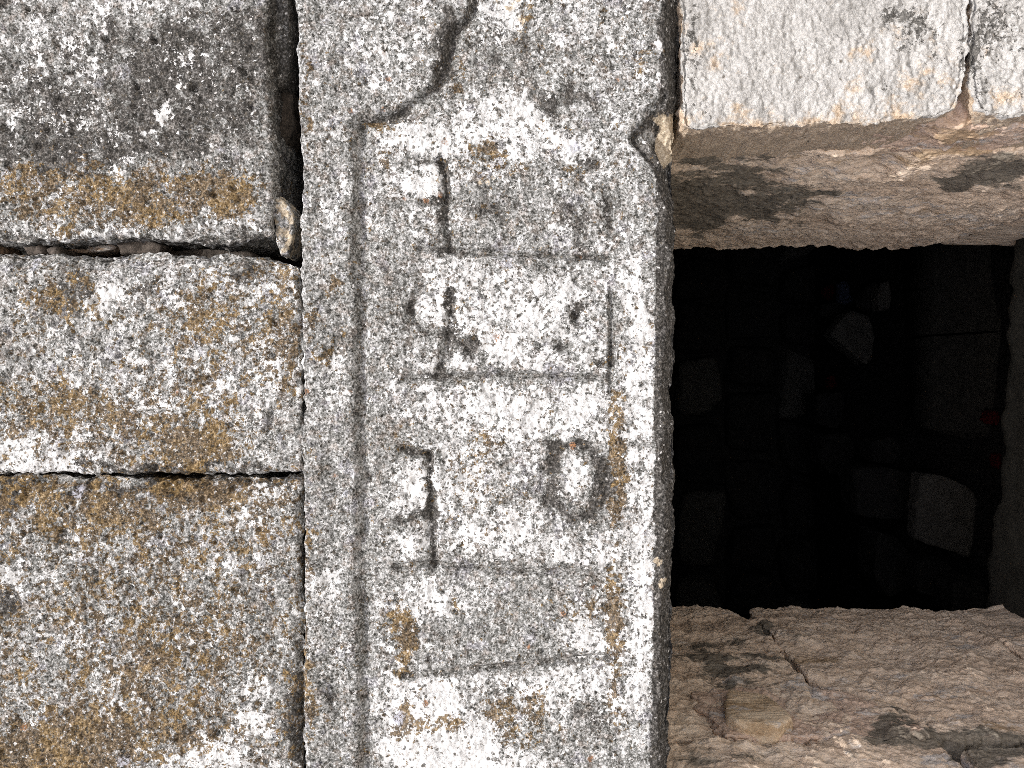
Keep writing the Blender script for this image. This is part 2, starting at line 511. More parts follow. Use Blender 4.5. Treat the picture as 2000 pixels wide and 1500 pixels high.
M_sill = plain_material('worn_sill_stone', (0.018, 0.018, 0.015), (0.036, 0.035, 0.03), 70, 8)  # sill colour lowered too, shade of the opening painted in
M_ground = plain_material('pale_bounce_ground', (0.40, 0.37, 0.32), (0.56, 0.525, 0.465), 300, 40)  # unseen ground, made pale to bounce light onto the opening's sides

# ------------------------------------------------------------------ ground
def plane_grid(x0, x1, y0, y1, z, nx, ny, amp, seed):
    X, Y = np.meshgrid(np.linspace(x0, x1, nx), np.linspace(y0, y1, ny), indexing='ij')
    P = np.stack([X.ravel(), Y.ravel(), np.full(X.size, z)], -1)
    P[:, 2] += amp * fbm(P / S, 500, 4, seed=seed)
    i, j = np.meshgrid(np.arange(nx - 1), np.arange(ny - 1), indexing='ij')
    a = (i * ny + j).ravel()
    return P, np.stack([a, a + ny, a + ny + 1, a + 1], -1)

P, Q = plane_grid(-150, 150, -200, D0 + 0.02, 0.0, 60, 60, 0.02, 5)
g = link('ground', make_mesh('ground', P, Q), M_ground)
g['kind'] = 'structure'

# ------------------------------------------------------------------ the wall above the carved slab (left of the photo)
wall = thing('stone_wall', 'weathered wall of big lichen-spotted grey blocks stacked beside the carved slab', 'wall', tuple(W(np.array(300.), np.array(750.), 200.)))

def wall_block(name, mask_spec, base, label=None, root=wall, mat=M_wall, warp=22, side_g=0.0, **kw):
    p, Q, b, n = block_arrays(**kw)
    P = to_front(p)
    m = blobs(P, mask_spec, base, warp=warp, seed=kw.get('seed', 1), gain={'R': 0.7, 'G': 0.8} if mat is M_wall else {'B': 0.85})
    m[:, 1] += side_g * smooth(14, 40, b[:, 2])
    o = put(link(name, make_mesh(name, P, Q, m), mat), root)
    if label:
        o['label'] = label
    return o

def pits(u, v, b, spots):
    h = np.zeros_like(u)
    for cu, cv, r, dpt in spots:
        e = ((u - cu) ** 2 + (v - cv) ** 2) / (r * r)
        h -= dpt * np.exp(-np.minimum(e, 20) ** 1.5)
    return h

def rand_pits(u, v, box_, n_, seed):
    rg = random.Random(seed)
    return pits(u, v, None, [(rg.uniform(box_[0], box_[1]), rg.uniform(box_[2], box_[3]), rg.uniform(3.5, 8.5), rg.uniform(4, 10)) for _ in range(n_)])

def relief_A(u, v, b):
    h = pits(u, v, b, [(380, 172, 8, 14), (268, 170, 6, 9), (75, 285, 7, 9), (30, 60, 9, 9), (110, 20, 9, 9), (430, 60, 8, 6), (150, 150, 12, 6), (330, 235, 12, 5), (230, 75, 10, 5), (480, 140, 8, 10), (500, 100, 16, 6)])
    h += rand_pits(u, v, (0, 530, 0, 460), 75, 1)
    # crumbled lower arris
    h -= 16 * smooth(440, 478, v + 10 * fbm(b, 40, 3, seed=31)) * smooth(0.0, 0.7, fbm(b, 70, 3, seed=32) + 0.25)
    h += 3 * smooth(-30, 120, 250 - v)
    return h
spec_A = [('B', 250, 190, 330, 140, 0.20), ('B', 500, 90, 70, 160, 0.14), ('B', 120, 290, 140, 40, 0.22), ('B', 420, 250, 120, 60, 0.08),
          ('B', 380, 120, 160, 90, 0.12), ('R', 60, 110, 130, 150, 0.16), ('R', 250, 150, 260, 150, 0.08), ('R', 300, 20, 160, 30, 0.22), ('R', 420, 120, 60, 60, 0.15),
          ('G', 350, 375, 200, 52, 0.62), ('G', 20, 375, 70, 60, 0.50), ('G', 150, 345, 140, 46, 0.40), ('G', 180, 425, 180, 44, 0.40), ('G', 480, 400, 60, 60, 0.42),
          ('R', 250, 450, 330, 28, 0.25), ('R', 100, 380, 160, 40, 0.18), ('B', 300, 480, 330, 18, 0.25), ('R', 200, 250, 120, 40, 0.12),
          ('R', 326, 195, 16, 22, 0.5), ('R', 312, 225, 10, 16, 0.6), ('R', 288, 258, 16, 10, 0.5), ('R', 258, 300, 12, 12, 0.5), ('R', 238, 335, 10, 18, 0.5), ('R', 345, 160, 16, 14, 0.4)]
wall_block('block', spec_A, (0.375, 0.12, 0.34, 0.0), 'darkest grey block, with a band of golden lichen along its lower edge',
           left=-330, right=[(-300, 519), (60, 519), (180, 524), (250, 531), (330, 532), (390, 529), (470, 527)], top=-420,
           bottom=[(-330, 464), (0, 466), (60, 471), (140, 468), (220, 462), (330, 467), (420, 472), (480, 463), (540, 456)],
           depth=440, r=9, relief=relief_A, amp=(4, 2.4, 1.6), edge_amp=6, seed=11)

def relief_B(u, v, b):
    h = pits(u, v, b, [(526, 805, 7, 16), (410, 740, 7, 9), (215, 712, 12, 10), (145, 650, 10, 9), (495, 540, 14, 7), (190, 765, 12, 7), (35, 500, 20, 8), (205, 500, 14, 10), (300, 690, 10, 5), (90, 800, 16, 6), (12, 745, 10, 9)])
    h += rand_pits(u, v, (0, 590, 500, 920), 60, 2)
    h -= 14 * smooth(530, 498, v + 0.35 * np.maximum(u - 470, 0) * -1 + 8 * fbm(b, 35, 3, seed=41))
    return h
spec_B = [('G', 560, 640, 40, 130, 0.36), ('G', 420, 700, 150, 150, 0.20), ('G', 390, 600, 90, 60, 0.18), ('G', 100, 800, 130, 90, 0.34), ('G', 300, 830, 140, 80, 0.30),
          ('G', 400, 890, 80, 40, 0.50), ('G', 130, 580, 60, 40, 0.30), ('G', 60, 620, 70, 60, 0.24), ('B', 140, 570, 50, 60, 0.40), ('B', 490, 530, 40, 20, 0.55),
          ('B', 280, 560, 50, 30, 0.25), ('R', 185, 595, 20, 30, 0.45), ('R', 220, 570, 26, 24, 0.35), ('R', 290, 545, 160, 40, 0.15), ('R', 520, 740, 40, 60, 0.22),
          ('R', 272, 710, 16, 10, 0.6), ('R', 60, 880, 120, 40, 0.26), ('R', 120, 920, 110, 20, 0.3), ('R', 300, 780, 140, 60, 0.16), ('B', 300, 918, 300, 12, 0.4), ('B', 20, 700, 60, 80, 0.12), ('R', 560, 560, 26, 30, 0.3)]
wall_block('block', spec_B, (0.41, 0.27, 0.22, 0.0), 'grey block in the middle of the stack, patched with ochre and white lichen',
           left=-360, right=[(480, 560), (500, 574), (520, 586), (600, 588), (700, 590), (920, 593)],
           top=[(-360, 497), (60, 498), (150, 497), (195, 503), (250, 497), (330, 498), (400, 500), (450, 496), (500, 502), (540, 510), (590, 522)],
           bottom=[(-360, 927), (0, 926), (200, 923), (330, 926), (480, 923), (590, 921)],
           depth=420, r=10, relief=relief_B, amp=(4, 2.4, 1.6), edge_amp=5, seed=21)

def relief_C(u, v, b):
    h = pits(u, v, b, [(345, 955, 22, 11), (18, 1180, 24, 8), (120, 1030, 16, 8), (55, 960, 14, 9), (375, 1275, 14, 7), (560, 1330, 26, 9), (230, 1250, 12, 6), (480, 1120, 10, 5), (270, 1100, 14, 5), (40, 1400, 22, 7), (500, 1340, 30, 5)])
    h += rand_pits(u, v, (0, 590, 940, 1500), 70, 3)
    h -= 14 * smooth(966, 938, v + 8 * fbm(b, 35, 3, seed=51)) * smooth(-0.3, 0.4, fbm(b, 90, 3, seed=52))
    h -= 16 * smooth(568, 592, u + 10 * fbm(b, 60, 3, seed=53)) * smooth(960, 1010, v) * smooth(-0.2, 0.3, fbm(b, 120, 2, seed=54))
    return h
spec_C = [('G', 270, 1130, 330, 230, 0.12), ('G', 400, 960, 90, 40, 0.40), ('G', 60, 1480, 160, 70, 0.50), ('G', 250, 1420, 160, 60, 0.25), ('G', 150, 1000, 150, 60, 0.25), ('G', 320, 1290, 130, 80, 0.2),
          ('R', 500, 970, 70, 60, 0.34), ('R', 400, 1080, 120, 50, 0.20), ('R', 375, 1270, 18, 14, 0.7), ('R', 15, 1130, 26, 26, 0.6), ('R', 500, 1420, 40, 22, 0.6), ('R', 400, 1470, 80, 36, 0.5),
          ('R', 490, 1340, 46, 40, 0.30), ('B', 20, 970, 40, 50, 0.45), ('B', 15, 1180, 30, 50, 0.40), ('B', 300, 948, 300, 14, 0.5), ('B', 345, 955, 50, 26, 0.35), ('B', 125, 1030, 18, 40, 0.4), ('B', 570, 1380, 24, 110, 0.45), ('B', 300, 1400, 60, 60, 0.18),
          ('R', 140, 1230, 100, 40, 0.12), ('R', 250, 1350, 100, 30, 0.14)]
wall_block('block', spec_C, (0.375, 0.38, 0.25, 0.0), 'brown block at the bottom of the stack, thickly spotted with ochre lichen',
           left=-350, right=[(930, 590), (1000, 591), (1080, 588), (1200, 591), (1300, 586), (1400, 590), (1980, 592)],
           top=[(-350, 930), (60, 932), (200, 934), (330, 938), (420, 937), (590, 937)], bottom=1980,
           depth=430, r=9, relief=relief_C, amp=(4, 2.6, 1.9), edge_amp=5, seed=61)

# stones beyond the picture, same wall
for k, (l, r_, t, b_) in enumerate([(-920, -350, -700, 80), (-920, -378, 96, 820), (-920, -368, 836, 1500), (-330, 505, -1300, -440), (-920, -380, -1500, -715), (-350, 588, 1998, 2700), (-920, -372, 1515, 2300)]):
    wall_block('block', [('G', 100, 100, 900, 900, 0.2)], (0.46, 0.25, 0.2, 0.0), left=l, right=r_, top=t, bottom=b_, depth=420, r=14,
               step=30, coarse=30, amp=(6, 4, 0), edge_amp=8, seed=80 + k * 5)

# ------------------------------------------------------------------ convex loose stones
def ico(sub):
    bm_pts, bm_f = [], []
    t = (1 + 5 ** 0.5) / 2
    v = [(-1, t, 0), (1, t, 0), (-1, -t, 0), (1, -t, 0), (0, -1, t), (0, 1, t), (0, -1, -t), (0, 1, -t), (t, 0, -1), (t, 0, 1), (-t, 0, -1), (-t, 0, 1)]
    f = [(0, 11, 5), (0, 5, 1), (0, 1, 7), (0, 7, 10), (0, 10, 11), (1, 5, 9), (5, 11, 4), (11, 10, 2), (10, 7, 6), (7, 1, 8), (3, 9, 4), (3, 4, 2), (3, 2, 6), (3, 6, 8), (3, 8, 9), (4, 9, 5), (2, 4, 11), (6, 2, 10), (8, 6, 7), (9, 8, 1)]
    v = [np.array(x, float) / np.linalg.norm(x) for x in v]
    for _ in range(sub):
        mid, nf = {}, []
        def mp(a, b):
            k = (min(a, b), max(a, b))
            if k not in mid:
                m_ = v[a] + v[b]
                v.append(m_ / np.linalg.norm(m_))
                mid[k] = len(v) - 1
            return mid[k]
        for a, b, c in f:
            x, y, z = mp(a, b), mp(b, c), mp(c, a)
            nf += [(a, x, z), (b, y, x), (c, z, y), (x, y, z)]
        f = nf
    return np.array(v), np.array(f)
ICO = {k: ico(k) for k in (2, 3, 4, 5)}

def rock_arrays(center, axes, planes, sub=4, rough=0.0, seed=0, soft=14.0, scale_px=34):
    """convex stone: planes = list of (normal, distance) in the frame given by axes (3 rows: right, up, out)"""
    dirs, f = ICO[sub]
    N = np.array([p[0] for p in planes], float)
    N /= np.linalg.norm(N, axis=1, keepdims=True)
    Dd = np.array([p[1] for p in planes], float)
    q = np.maximum(dirs @ N.T, 0) / Dd[None, :]
    rad = 1.0 / np.maximum((q ** soft).sum(1) ** (1 / soft), 1e-6)
    P = dirs * rad[:, None]
    P = P + dirs * (rough * fbm(P / S, scale_px, 4, seed=seed))[:, None]
    return np.array(center) + P @ np.array(axes, float), f

AX_FRONT = ((-0.0, 0, -1.0), (-1.0, 0, 0), (0, -1.0, 0))     # local x = picture right (down), y = picture down, z = towards camera

def rock_from_outline(name, pts, y, thick, mat, sub=4, rough=0.004, seed=0, soft=16, mask=None, tilt=0.0):
    """a stone whose outline shows as the polygon pts (photo pixels) when it stands at distance y"""
    pts = np.array(pts, float)
    k = y / F
    c2 = pts.mean(0)
    q = (pts - c2) * k
    area = 0.5 * np.sum(q[:, 0] * np.roll(q[:, 1], -1) - np.roll(q[:, 0], -1) * q[:, 1])
    if area < 0:
        q = q[::-1]
    planes = []
    for a, b in zip(q, np.roll(q, -1, 0)):
        e = b - a
        n = np.array([e[1], -e[0]]) / np.linalg.norm(e)
        planes.append(((n[0], n[1], 0.0), max(float(n @ a), 0.002)))
    planes += [((tilt, 0.1, 1.0), thick / 2), ((0, 0, -1.0), thick / 2)]
    c = at(c2[0], c2[1], y)
    P, f = rock_arrays(c, AX_FRONT, planes, sub, rough, seed, soft)
    m = None
    if mask is not None:
        m = blobs(P, mask[1], mask[0], seed=seed)
    me = make_mesh(name, P, f[:, ::-1], m)
    o = link(name, me, mat)
    return o

# packing stones in the open joints
YB = D0 + 0.015
o = put(rock_from_outline('packing_stone', [(522, -60), (550, -70), (566, -20), (577, 20), (578, 120), (570, 180), (548, 188), (528, 182), (522, 60)], YB + 0.028, 0.05, M_wall, 5, 0.004, 101, mask=((0.26, 0.05, 0.62, 0), [])), wall)
o['label'] = 'dark stone packed upright into the wide joint at the top'
for k, (pts, y, mm) in enumerate([
        ([(536, 180), (560, 176), (585, 200), (585, 260), (566, 300), (538, 250)], D0 + 0.07, M_joint),
        ([(540, 250), (562, 240), (578, 330), (574, 430), (546, 430)], D0 + 0.10, M_joint),
        ([(138, 478), (180, 474), (236, 474), (244, 492), (200, 500), (140, 499)], D0 + 0.062, M_chip),
        ([(242, 476), (300, 474), (336, 484), (330, 502), (250, 502)], D0 + 0.048, M_joint),
        ([(-6, 484), (14, 482), (20, 500), (-6, 502)], D0 + 0.03, M_chip),
        ([(72, 490), (98, 484), (112, 502), (74, 504)], D0 + 0.03, M_joint),
        ([(116, 492), (136, 488), (142, 504), (116, 505)], D0 + 0.028, M_joint),
        ([(330, 488), (400, 492), (470, 486), (520, 496), (500, 512), (340, 512)], D0 + 0.075, M_joint)]):
    put(rock_from_outline('packing_stone', pts, y, 0.045, mm, 4, 0.0048, 110 + k * 3, soft=24, mask=((0.3, 0.2, 0.1, 0), [])), wall)

# wedge-shaped shard standing loose in the joint
sh = rock_from_outline('stone_shard', [(549, 399), (556, 396), (571, 402), (577, 412), (589, 424), (587, 452), (583, 470), (573, 507), (559, 508), (551, 470), (546, 440)], D0 + 0.036, 0.05, M_wall, 5, 0.0052, 140, soft=24,
                       mask=((0.28, 0.20, 0.16, 0.46), [('B', 578, 482, 16, 30, 0.7)]))
tag(sh, 'small pale pointed shard wedged in the dark joint beside the carved slab', 'stone shard')

# ------------------------------------------------------------------ the carved slab
LEFT = [(-700, 577), (0, 580), (200, 583), (330, 590), (500, 588), (700, 592), (1000, 594), (1500, 597), (2200, 598)]
RIGHT = [(-700, 1338), (0, 1333), (150, 1331), (250, 1322), (330, 1318), (420, 1325), (520, 1321), (700, 1319), (1100, 1319), (1300, 1315), (1500, 1309), (2200, 1300)]
right_fn = edge_fn(RIGHT)[0]
OGEE_L = [(690, 246), (740, 230), (800, 206), (848, 168), (870, 122), (880, 70), (893, 44), (918, 30), (924, -10), (930, -200)]
OGEE_R = [(1008, -200), (1014, -10), (1028, 90), (1036, 160), (1062, 204), (1112, 222), (1180, 246), (1236, 268), (1262, 250), (1284, 216), (1340, 200)]
def poly_fn_u(pts):
    xs = np.array([p[1] for p in pts][::-1]); ys = np.array([p[0] for p in pts][::-1])
    return xs, ys
GLYPHS = [   # each: strokes, width, depth
    ([[(862, 308), (872, 360), (872, 420), (880, 482)], [(818, 306), (866, 314)], [(824, 393), (872, 388)]], 9, 9),
    ([[(1108, 388), (1136, 430), (1132, 474)], [(1140, 352), (1140, 332), (1172, 316)]], 10, 7),
    ([[(966, 398), (1006, 404)]], 9, 6),
    ([[(984, 474), (1000, 462)]], 9, 6),
    ([[(1186, 366), (1196, 440)]], 9, 5),
    ([[(824, 558), (804, 588), (806, 622), (832, 645), (868, 650)], [(880, 568), (880, 640), (866, 700), (852, 732)]], 10, 9),
    ([[(905, 668), (922, 686)]], 11, 8),
    ([[(1124, 616), (1130, 630)]], 11, 8),
    ([[(1096, 676), (1114, 674)]], 11, 8),
    ([[(838, 888), (842, 980), (848, 1110)], [(784, 876), (836, 888)], [(780, 1014), (838, 1002)]], 9, 9),
    ([[(1125 + (60 + 7 * math.sin(3 * t + 1)) * math.cos(t), 938 + (70 + 8 * math.cos(2 * t)) * math.sin(t)) for t in np.linspace(0, 2 * math.pi, 25)]], 17, 4.5),
]
RULES = [[(818, 484), (900, 490), (1190, 504)], [(790, 738), (860, 735), (1000, 730), (1190, 737)], [(768, 1108), (840, 1102), (960, 1114), (1060, 1118), (1150, 1113)],
         [(788, 1322), (900, 1312), (1030, 1298), (1190, 1286)], [(1196, 560), (1196, 765)]]

NOTCH = [(1300, 186), (1284, 214), (1258, 244), (1240, 266), (1258, 292), (1284, 318), (1302, 346)]
def wob(b, s, a, seed):
    return a * fbm(b, s, 3, seed=seed)

def lintel_fields(u, v, b):
    uu = u + wob(b, 50, 6, 201)
    vv = v + wob(b, 50, 6, 202)
    # frame edge: below the ogee the panel starts at u ~ 700
    edge_lo = np.interp(v, [200, 700, 1100, 1500], [697, 700, 704, 706])
    # left spandrel: region up-left of OGEE_L
    ol_v = np.interp(uu, [p[0] for p in OGEE_L[:-1]] , [p[1] for p in OGEE_L[:-1]])       # v of the curve for u in 690..930
    dL = seg_dist(uu, vv, OGEE_L)
    inL = ((uu < 700) & (vv < 246)) | ((uu >= 690) & (uu < 930) & (vv < ol_v)) | (uu < 690) & (vv < 246)
    sL = np.where(inL, -dL, dL)
    or_v = np.interp(uu, [p[0] for p in OGEE_R], [p[1] for p in OGEE_R])
    inR = (uu > 1010) & (vv < or_v)
    dR = seg_dist(uu, vv, OGEE_R)
    sR = np.where(inR, -dR, dR)
    sF = uu - edge_lo                                  # frame band on the left
    sF = np.where(vv < 246, 1e3, sF)
    return sL, sR, sF

def relief_L(u, v, b):
    sL, sR, sF = lintel_fields(u, v, b)
    h = np.zeros_like(u)
    panel = 12.0
    lowL = smooth(-10, 7, sL)                          # 0 raised .. 1 sunk
    lowF = smooth(-14, 8, sF)
    lowR = 0.3 + 0.7 * smooth(-18, 14, sR)
    low = np.minimum(np.minimum(lowL, lowF), lowR)
    h -= panel * low
    # groove along the foot of the frame and of the ogee
    h -= (6 + 3 * fbm(b, 110, 3, seed=218)) * np.exp(-((sF - 6) / 13) ** 2) * (sF < 100)
    h -= 7 * np.exp(-((sL - 6) / 10) ** 2) * (v < 260) * smooth(-1.2, -0.1, fbm(b, 60, 2, seed=219))
    h -= 5 * np.exp(-((sR - 4) / 11) ** 2) * (v < 290) * smooth(1020, 1050, u)
    # frame is gently hollowed
    h -= 3 * np.exp(-((u - 655) / 18) ** 2) * smooth(240, 300, v)
    # right margin of the panel stands a touch higher
    h += 3 * smooth(1192, 1204, u + wob(b, 40, 3, 203)) * smooth(300, 360, v)
    wj = wob(b, 16, 2.0, 204)
    for strokes, wd, dp in GLYPHS:
        for st in strokes:
            d = seg_dist(u + wj, v + wj, st)
            h -= 1.15 * dp * np.exp(-(d / wd) ** 2.0)
    for st in RULES:
        d = seg_dist(u, v + 0.5 * wj, st)
        h -= 8.5 * np.clip(1 - d / 9.0, 0, 1) - 1.5 * np.exp(-((d - 8) / 3) ** 2)
    h += rand_pits(u, v, (600, 1280, 0, 1500), 70, 4) * 0.7
    h += pits(u, v, b, [(655, 325, 9, 6), (912, 686, 10, 5), (960, 400, 22, 5), (1140, 400, 18, 5), (1088, 905, 16, 6), (1105, 205, 22, 6), (1060, 1275, 6, 8), (838, 1290, 5, 7), (645, 1368, 10, 6), (1180, 1370, 16, 6), (760, 665, 9, 5), (1165, 330, 16, 6), (640, 545, 16, 3), (660, 680, 20, 4), (945, 380, 20, 3), (1130, 470, 9, 6)])
    h -= 13 * np.exp(-(seg_dist(u + wj, v, NOTCH) / 8.0) ** 2)
    # hollows where flakes came off
    h -= 4 * smooth(0.25, 0.6, fbm(b, 80, 4, seed=206))
    return h + 5

def cut_L(u, v, b):
    # chamfered, chipped right arris
    e = right_fn(v) - u + wob(b, 35, 4, 205) + wob(b, 12, 2.0, 215)
    ch_w = np.interp(v, [-100, 150, 330, 520, 1500], [38, 36, 40, 31, 35]) + 7 * fbm(b, 70, 3, seed=217)
    c = -8 + 1.35 * (ch_w - e)
    # large chip by the corner of the opening
    du = (u - 1304) / 50.0; dv = (v - 256) / 54.0
    c2 = 42 * np.exp(-np.minimum(du * du + dv * dv, 20) ** 1.6) + 14 * fbm(b, 30, 3, seed=216) - 4
    c2 = np.where(du * du + dv * dv < 1.9, c2, -99)
    du = (u - 1312) / 30.0; dv = (v - 340) / 56.0
    c3 = 26 * np.exp(-np.minimum(du * du + dv * dv, 20) ** 1.6) - 6
    c3 = np.where(du * du + dv * dv < 1.9, c3, -99)
    return np.maximum(np.maximum(c, c2), c3)

spec_L = [('R', 830, 260, 80, 40, 0.30), ('R', 1000, 240, 110, 70, 0.28), ('R', 850, 350, 50, 50, 0.34), ('R', 1150, 290, 90, 50, 0.22), ('R', 980, 40, 60, 60, 0.25), ('A', 985, 15, 40, 30, 0.40), ('A', 1015, 60, 16, 30, 0.45),
          ('R', 1020, 600, 110, 80, 0.28), ('R', 960, 700, 80, 40, 0.22), ('R', 860, 600, 40, 40, 0.3), ('R', 840, 700, 40, 30, 0.25), ('R', 1150, 700, 60, 40, 0.25), ('R', 920, 520, 60, 30, 0.15), ('R', 1130, 470, 40, 40, 0.22),
          ('R', 900, 790, 150, 50, 0.24), ('R', 1050, 830, 130, 60, 0.26), ('R', 810, 940, 44, 60, 0.34), ('R', 920, 930, 70, 60, 0.24), ('R', 980, 1050, 120, 50, 0.24), ('R', 800, 1070, 50, 40, 0.2), ('R', 1130, 1090, 80, 30, 0.2), ('R', 1170, 780, 60, 60, 0.2), ('R', 1125, 935, 26, 40, 0.3),
          ('R', 880, 1180, 90, 40, 0.25), ('R', 1150, 1240, 60, 50, 0.32), ('R', 820, 1400, 70, 90, 0.34), ('R', 900, 1450, 100, 60, 0.34), ('R', 1110, 1340, 110, 50, 0.30), ('R', 800, 1480, 50, 60, 0.3), ('R', 880, 1340, 60, 30, 0.2), ('R', 1240, 650, 36, 150, 0.22), ('R', 1260, 900, 30, 300, 0.20), ('R', 1255, 1200, 30, 200, 0.25), ('R', 960, 1500, 100, 30, 0.3),
          ('R', 640, 700, 40, 60, 0.12), ('R', 640, 1140, 40, 60, 0.18), ('R', 660, 250, 20, 30, 0.2), ('R', 760, 60, 110, 100, 0.12), ('R', 640, 420, 40, 60, 0.12),
          ('R', 705, 800, 18, 700, -0.16), ('B', 705, 800, 14, 700, 0.10), ('R', 1000, 1220, 100, 70, -0.24), ('R', 760, 520, 30, 100, -0.1), ('R', 750, 900, 36, 60, -0.12), ('R', 620, 900, 26, 600, -0.06),
          ('R', 760, 870, 60, 60, -0.15), ('R', 1000, 490, 200, 18, -0.14), ('R', 1000, 735, 220, 13, -0.16), ('R', 960, 1112, 200, 12, -0.18), ('R', 1000, 1303, 200, 12, -0.16), ('R', 970, 410, 70, 50, -0.12), ('B', 970, 405, 50, 30, 0.28), ('B', 1110, 410, 40, 40, 0.28), ('B', 1140, 460, 14, 40, 0.3), ('B', 1195, 410, 14, 60, 0.22),
          ('B', 1060, 340, 40, 24, 0.28), ('B', 1160, 320, 26, 16, 0.4), ('B', 1110, 200, 50, 30, 0.34), ('B', 1060, 190, 24, 24, 0.2), ('B', 860, 100, 26, 80, 0.40), ('B', 760, 225, 70, 16, 0.30), ('B', 880, 60, 16, 40, 0.4), ('B', 930, 90, 60, 50, 0.22), ('B', 1000, 120, 60, 60, 0.14),
          ('B', 1075, 900, 22, 50, 0.42), ('B', 1175, 930, 24, 60, 0.42), ('B', 1125, 872, 50, 14, 0.38), ('B', 1130, 1000, 60, 16, 0.36), ('B', 1080, 980, 30, 30, 0.32), ('B', 870, 430, 10, 60, 0.36), ('B', 876, 330, 14, 30, 0.3), ('B', 880, 620, 10, 60, 0.36), ('B', 860, 710, 12, 30, 0.38), ('B', 806, 600, 10, 40, 0.36), ('B', 845, 1000, 8, 110, 0.38), ('B', 800, 878, 36, 10, 0.3), ('B', 800, 1010, 36, 14, 0.3),  # groove shade painted over letter strokes and ring
          ('B', 910, 680, 14, 20, 0.5), ('B', 1126, 622, 14, 22, 0.45), ('B', 1165, 690, 18, 14, 0.4), ('B', 660, 660, 30, 36, 0.32), ('B', 645, 1365, 18, 14, 0.45), ('B', 1150, 1390, 40, 60, 0.25), ('B', 1040, 520, 60, 14, 0.22), ('B', 1300, 60, 26, 120, 0.34), ('B', 1280, 320, 30, 60, 0.2),
          ('G', 1207, 830, 14, 70, 0.50), ('G', 1205, 930, 16, 60, 0.45), ('G', 1200, 1010, 16, 40, 0.5), ('G', 1195, 1140, 26, 60, 0.40), ('G', 1205, 1230, 16, 50, 0.42), ('G', 1200, 1350, 20, 80, 0.3), ('G', 785, 1230, 26, 60, 0.40), ('G', 790, 1300, 20, 50, 0.35), ('G', 800, 1400, 26, 26, 0.42), ('G', 860, 1405, 40, 18, 0.40), ('G', 975, 1390, 40, 40, 0.42), ('G', 1050, 1390, 30, 60, 0.40), ('G', 1010, 1450, 40, 20, 0.32), ('G', 890, 1180, 30, 20, 0.3), ('G', 740, 240, 34, 12, 0.55), ('G', 890, 155, 26, 18, 0.32), ('G', 966, 300, 14, 14, 0.55), ('G', 970, 320, 60, 40, 0.2), ('G', 745, 310, 16, 30, 0.30), ('G', 650, 560, 8, 26, 0.4), ('G', 640, 700, 30, 20, 0.34), ('G', 600, 1330, 10, 120, 0.45), ('G', 600, 1100, 8, 120, 0.3), ('G', 600, 200, 8, 200, 0.22), ('G', 600, 640, 8, 60, 0.3), ('G', 960, 880, 40, 26, 0.25), ('G', 920, 960, 60, 60, 0.14), ('G', 1120, 340, 26, 20, 0.3), ('G', 1030, 40, 20, 60, 0.22), ('G', 1240, 120, 20, 40, 0.2), ('G', 1150, 1190, 40, 30, 0.24),
          ('A', 1292, 258, 30, 46, 1.1), ('A', 1298, 306, 16, 34, 0.9), ('A', 960, 366, 18, 22, 0.45), ('A', 990, 225, 60, 20, 0.14),
          ('A', 1298, 1090, 14, 16, 0.42), ('A', 1300, 1130, 12, 12, 0.42)]

def mask_L(P, base_uv):
    m = blobs(P, spec_L, (0.40, 0.22, 0.20, 0.0), warp=24, seed=5)
    u, v = base_uv[:, 0], base_uv[:, 1]
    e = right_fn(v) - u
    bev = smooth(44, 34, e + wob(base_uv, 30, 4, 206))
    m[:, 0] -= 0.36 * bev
    m[:, 2] += 0.62 * bev  # shade of the bevel painted in as extra dark cover
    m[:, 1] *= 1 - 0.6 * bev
    m[:, 0] = 0.42 + (m[:, 0] - 0.42) * np.where(m[:, 0] > 0.42, 0.75, 0.9)
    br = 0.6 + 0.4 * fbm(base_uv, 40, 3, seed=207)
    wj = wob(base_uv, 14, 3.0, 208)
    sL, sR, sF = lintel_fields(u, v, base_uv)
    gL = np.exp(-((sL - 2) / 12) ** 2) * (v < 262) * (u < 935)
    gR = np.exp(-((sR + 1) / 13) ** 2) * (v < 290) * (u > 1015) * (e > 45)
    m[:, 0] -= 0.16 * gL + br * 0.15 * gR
    m[:, 2] += (0.55 + 0.45 * br) * 0.36 * gL + br * 0.20 * gR  # recess shade painted along both ogee curves
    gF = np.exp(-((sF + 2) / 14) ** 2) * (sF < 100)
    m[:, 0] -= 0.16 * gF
    m[:, 2] += 0.14 * gF * br  # frame groove darkened in colour for its shade
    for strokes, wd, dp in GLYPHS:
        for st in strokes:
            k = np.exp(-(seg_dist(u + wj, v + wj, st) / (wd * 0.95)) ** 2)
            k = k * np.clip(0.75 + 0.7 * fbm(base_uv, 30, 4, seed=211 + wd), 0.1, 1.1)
            m[:, 2] += (0.42 if dp > 7.5 else (0.26 if wd < 15 else 0.20)) * k  # shade inside the letter strokes painted into the colour
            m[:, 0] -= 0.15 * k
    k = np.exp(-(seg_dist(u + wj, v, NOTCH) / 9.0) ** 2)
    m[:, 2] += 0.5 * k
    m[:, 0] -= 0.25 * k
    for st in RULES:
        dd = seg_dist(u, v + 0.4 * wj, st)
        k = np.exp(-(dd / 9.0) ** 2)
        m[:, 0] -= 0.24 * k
        m[:, 2] += 0.26 * k  # shade of the ruled grooves painted in
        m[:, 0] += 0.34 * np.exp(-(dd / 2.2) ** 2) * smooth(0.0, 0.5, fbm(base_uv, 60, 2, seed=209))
    fr = smooth(700, 680, u)
    m[:, 0] -= 0.03 * fr
    return m

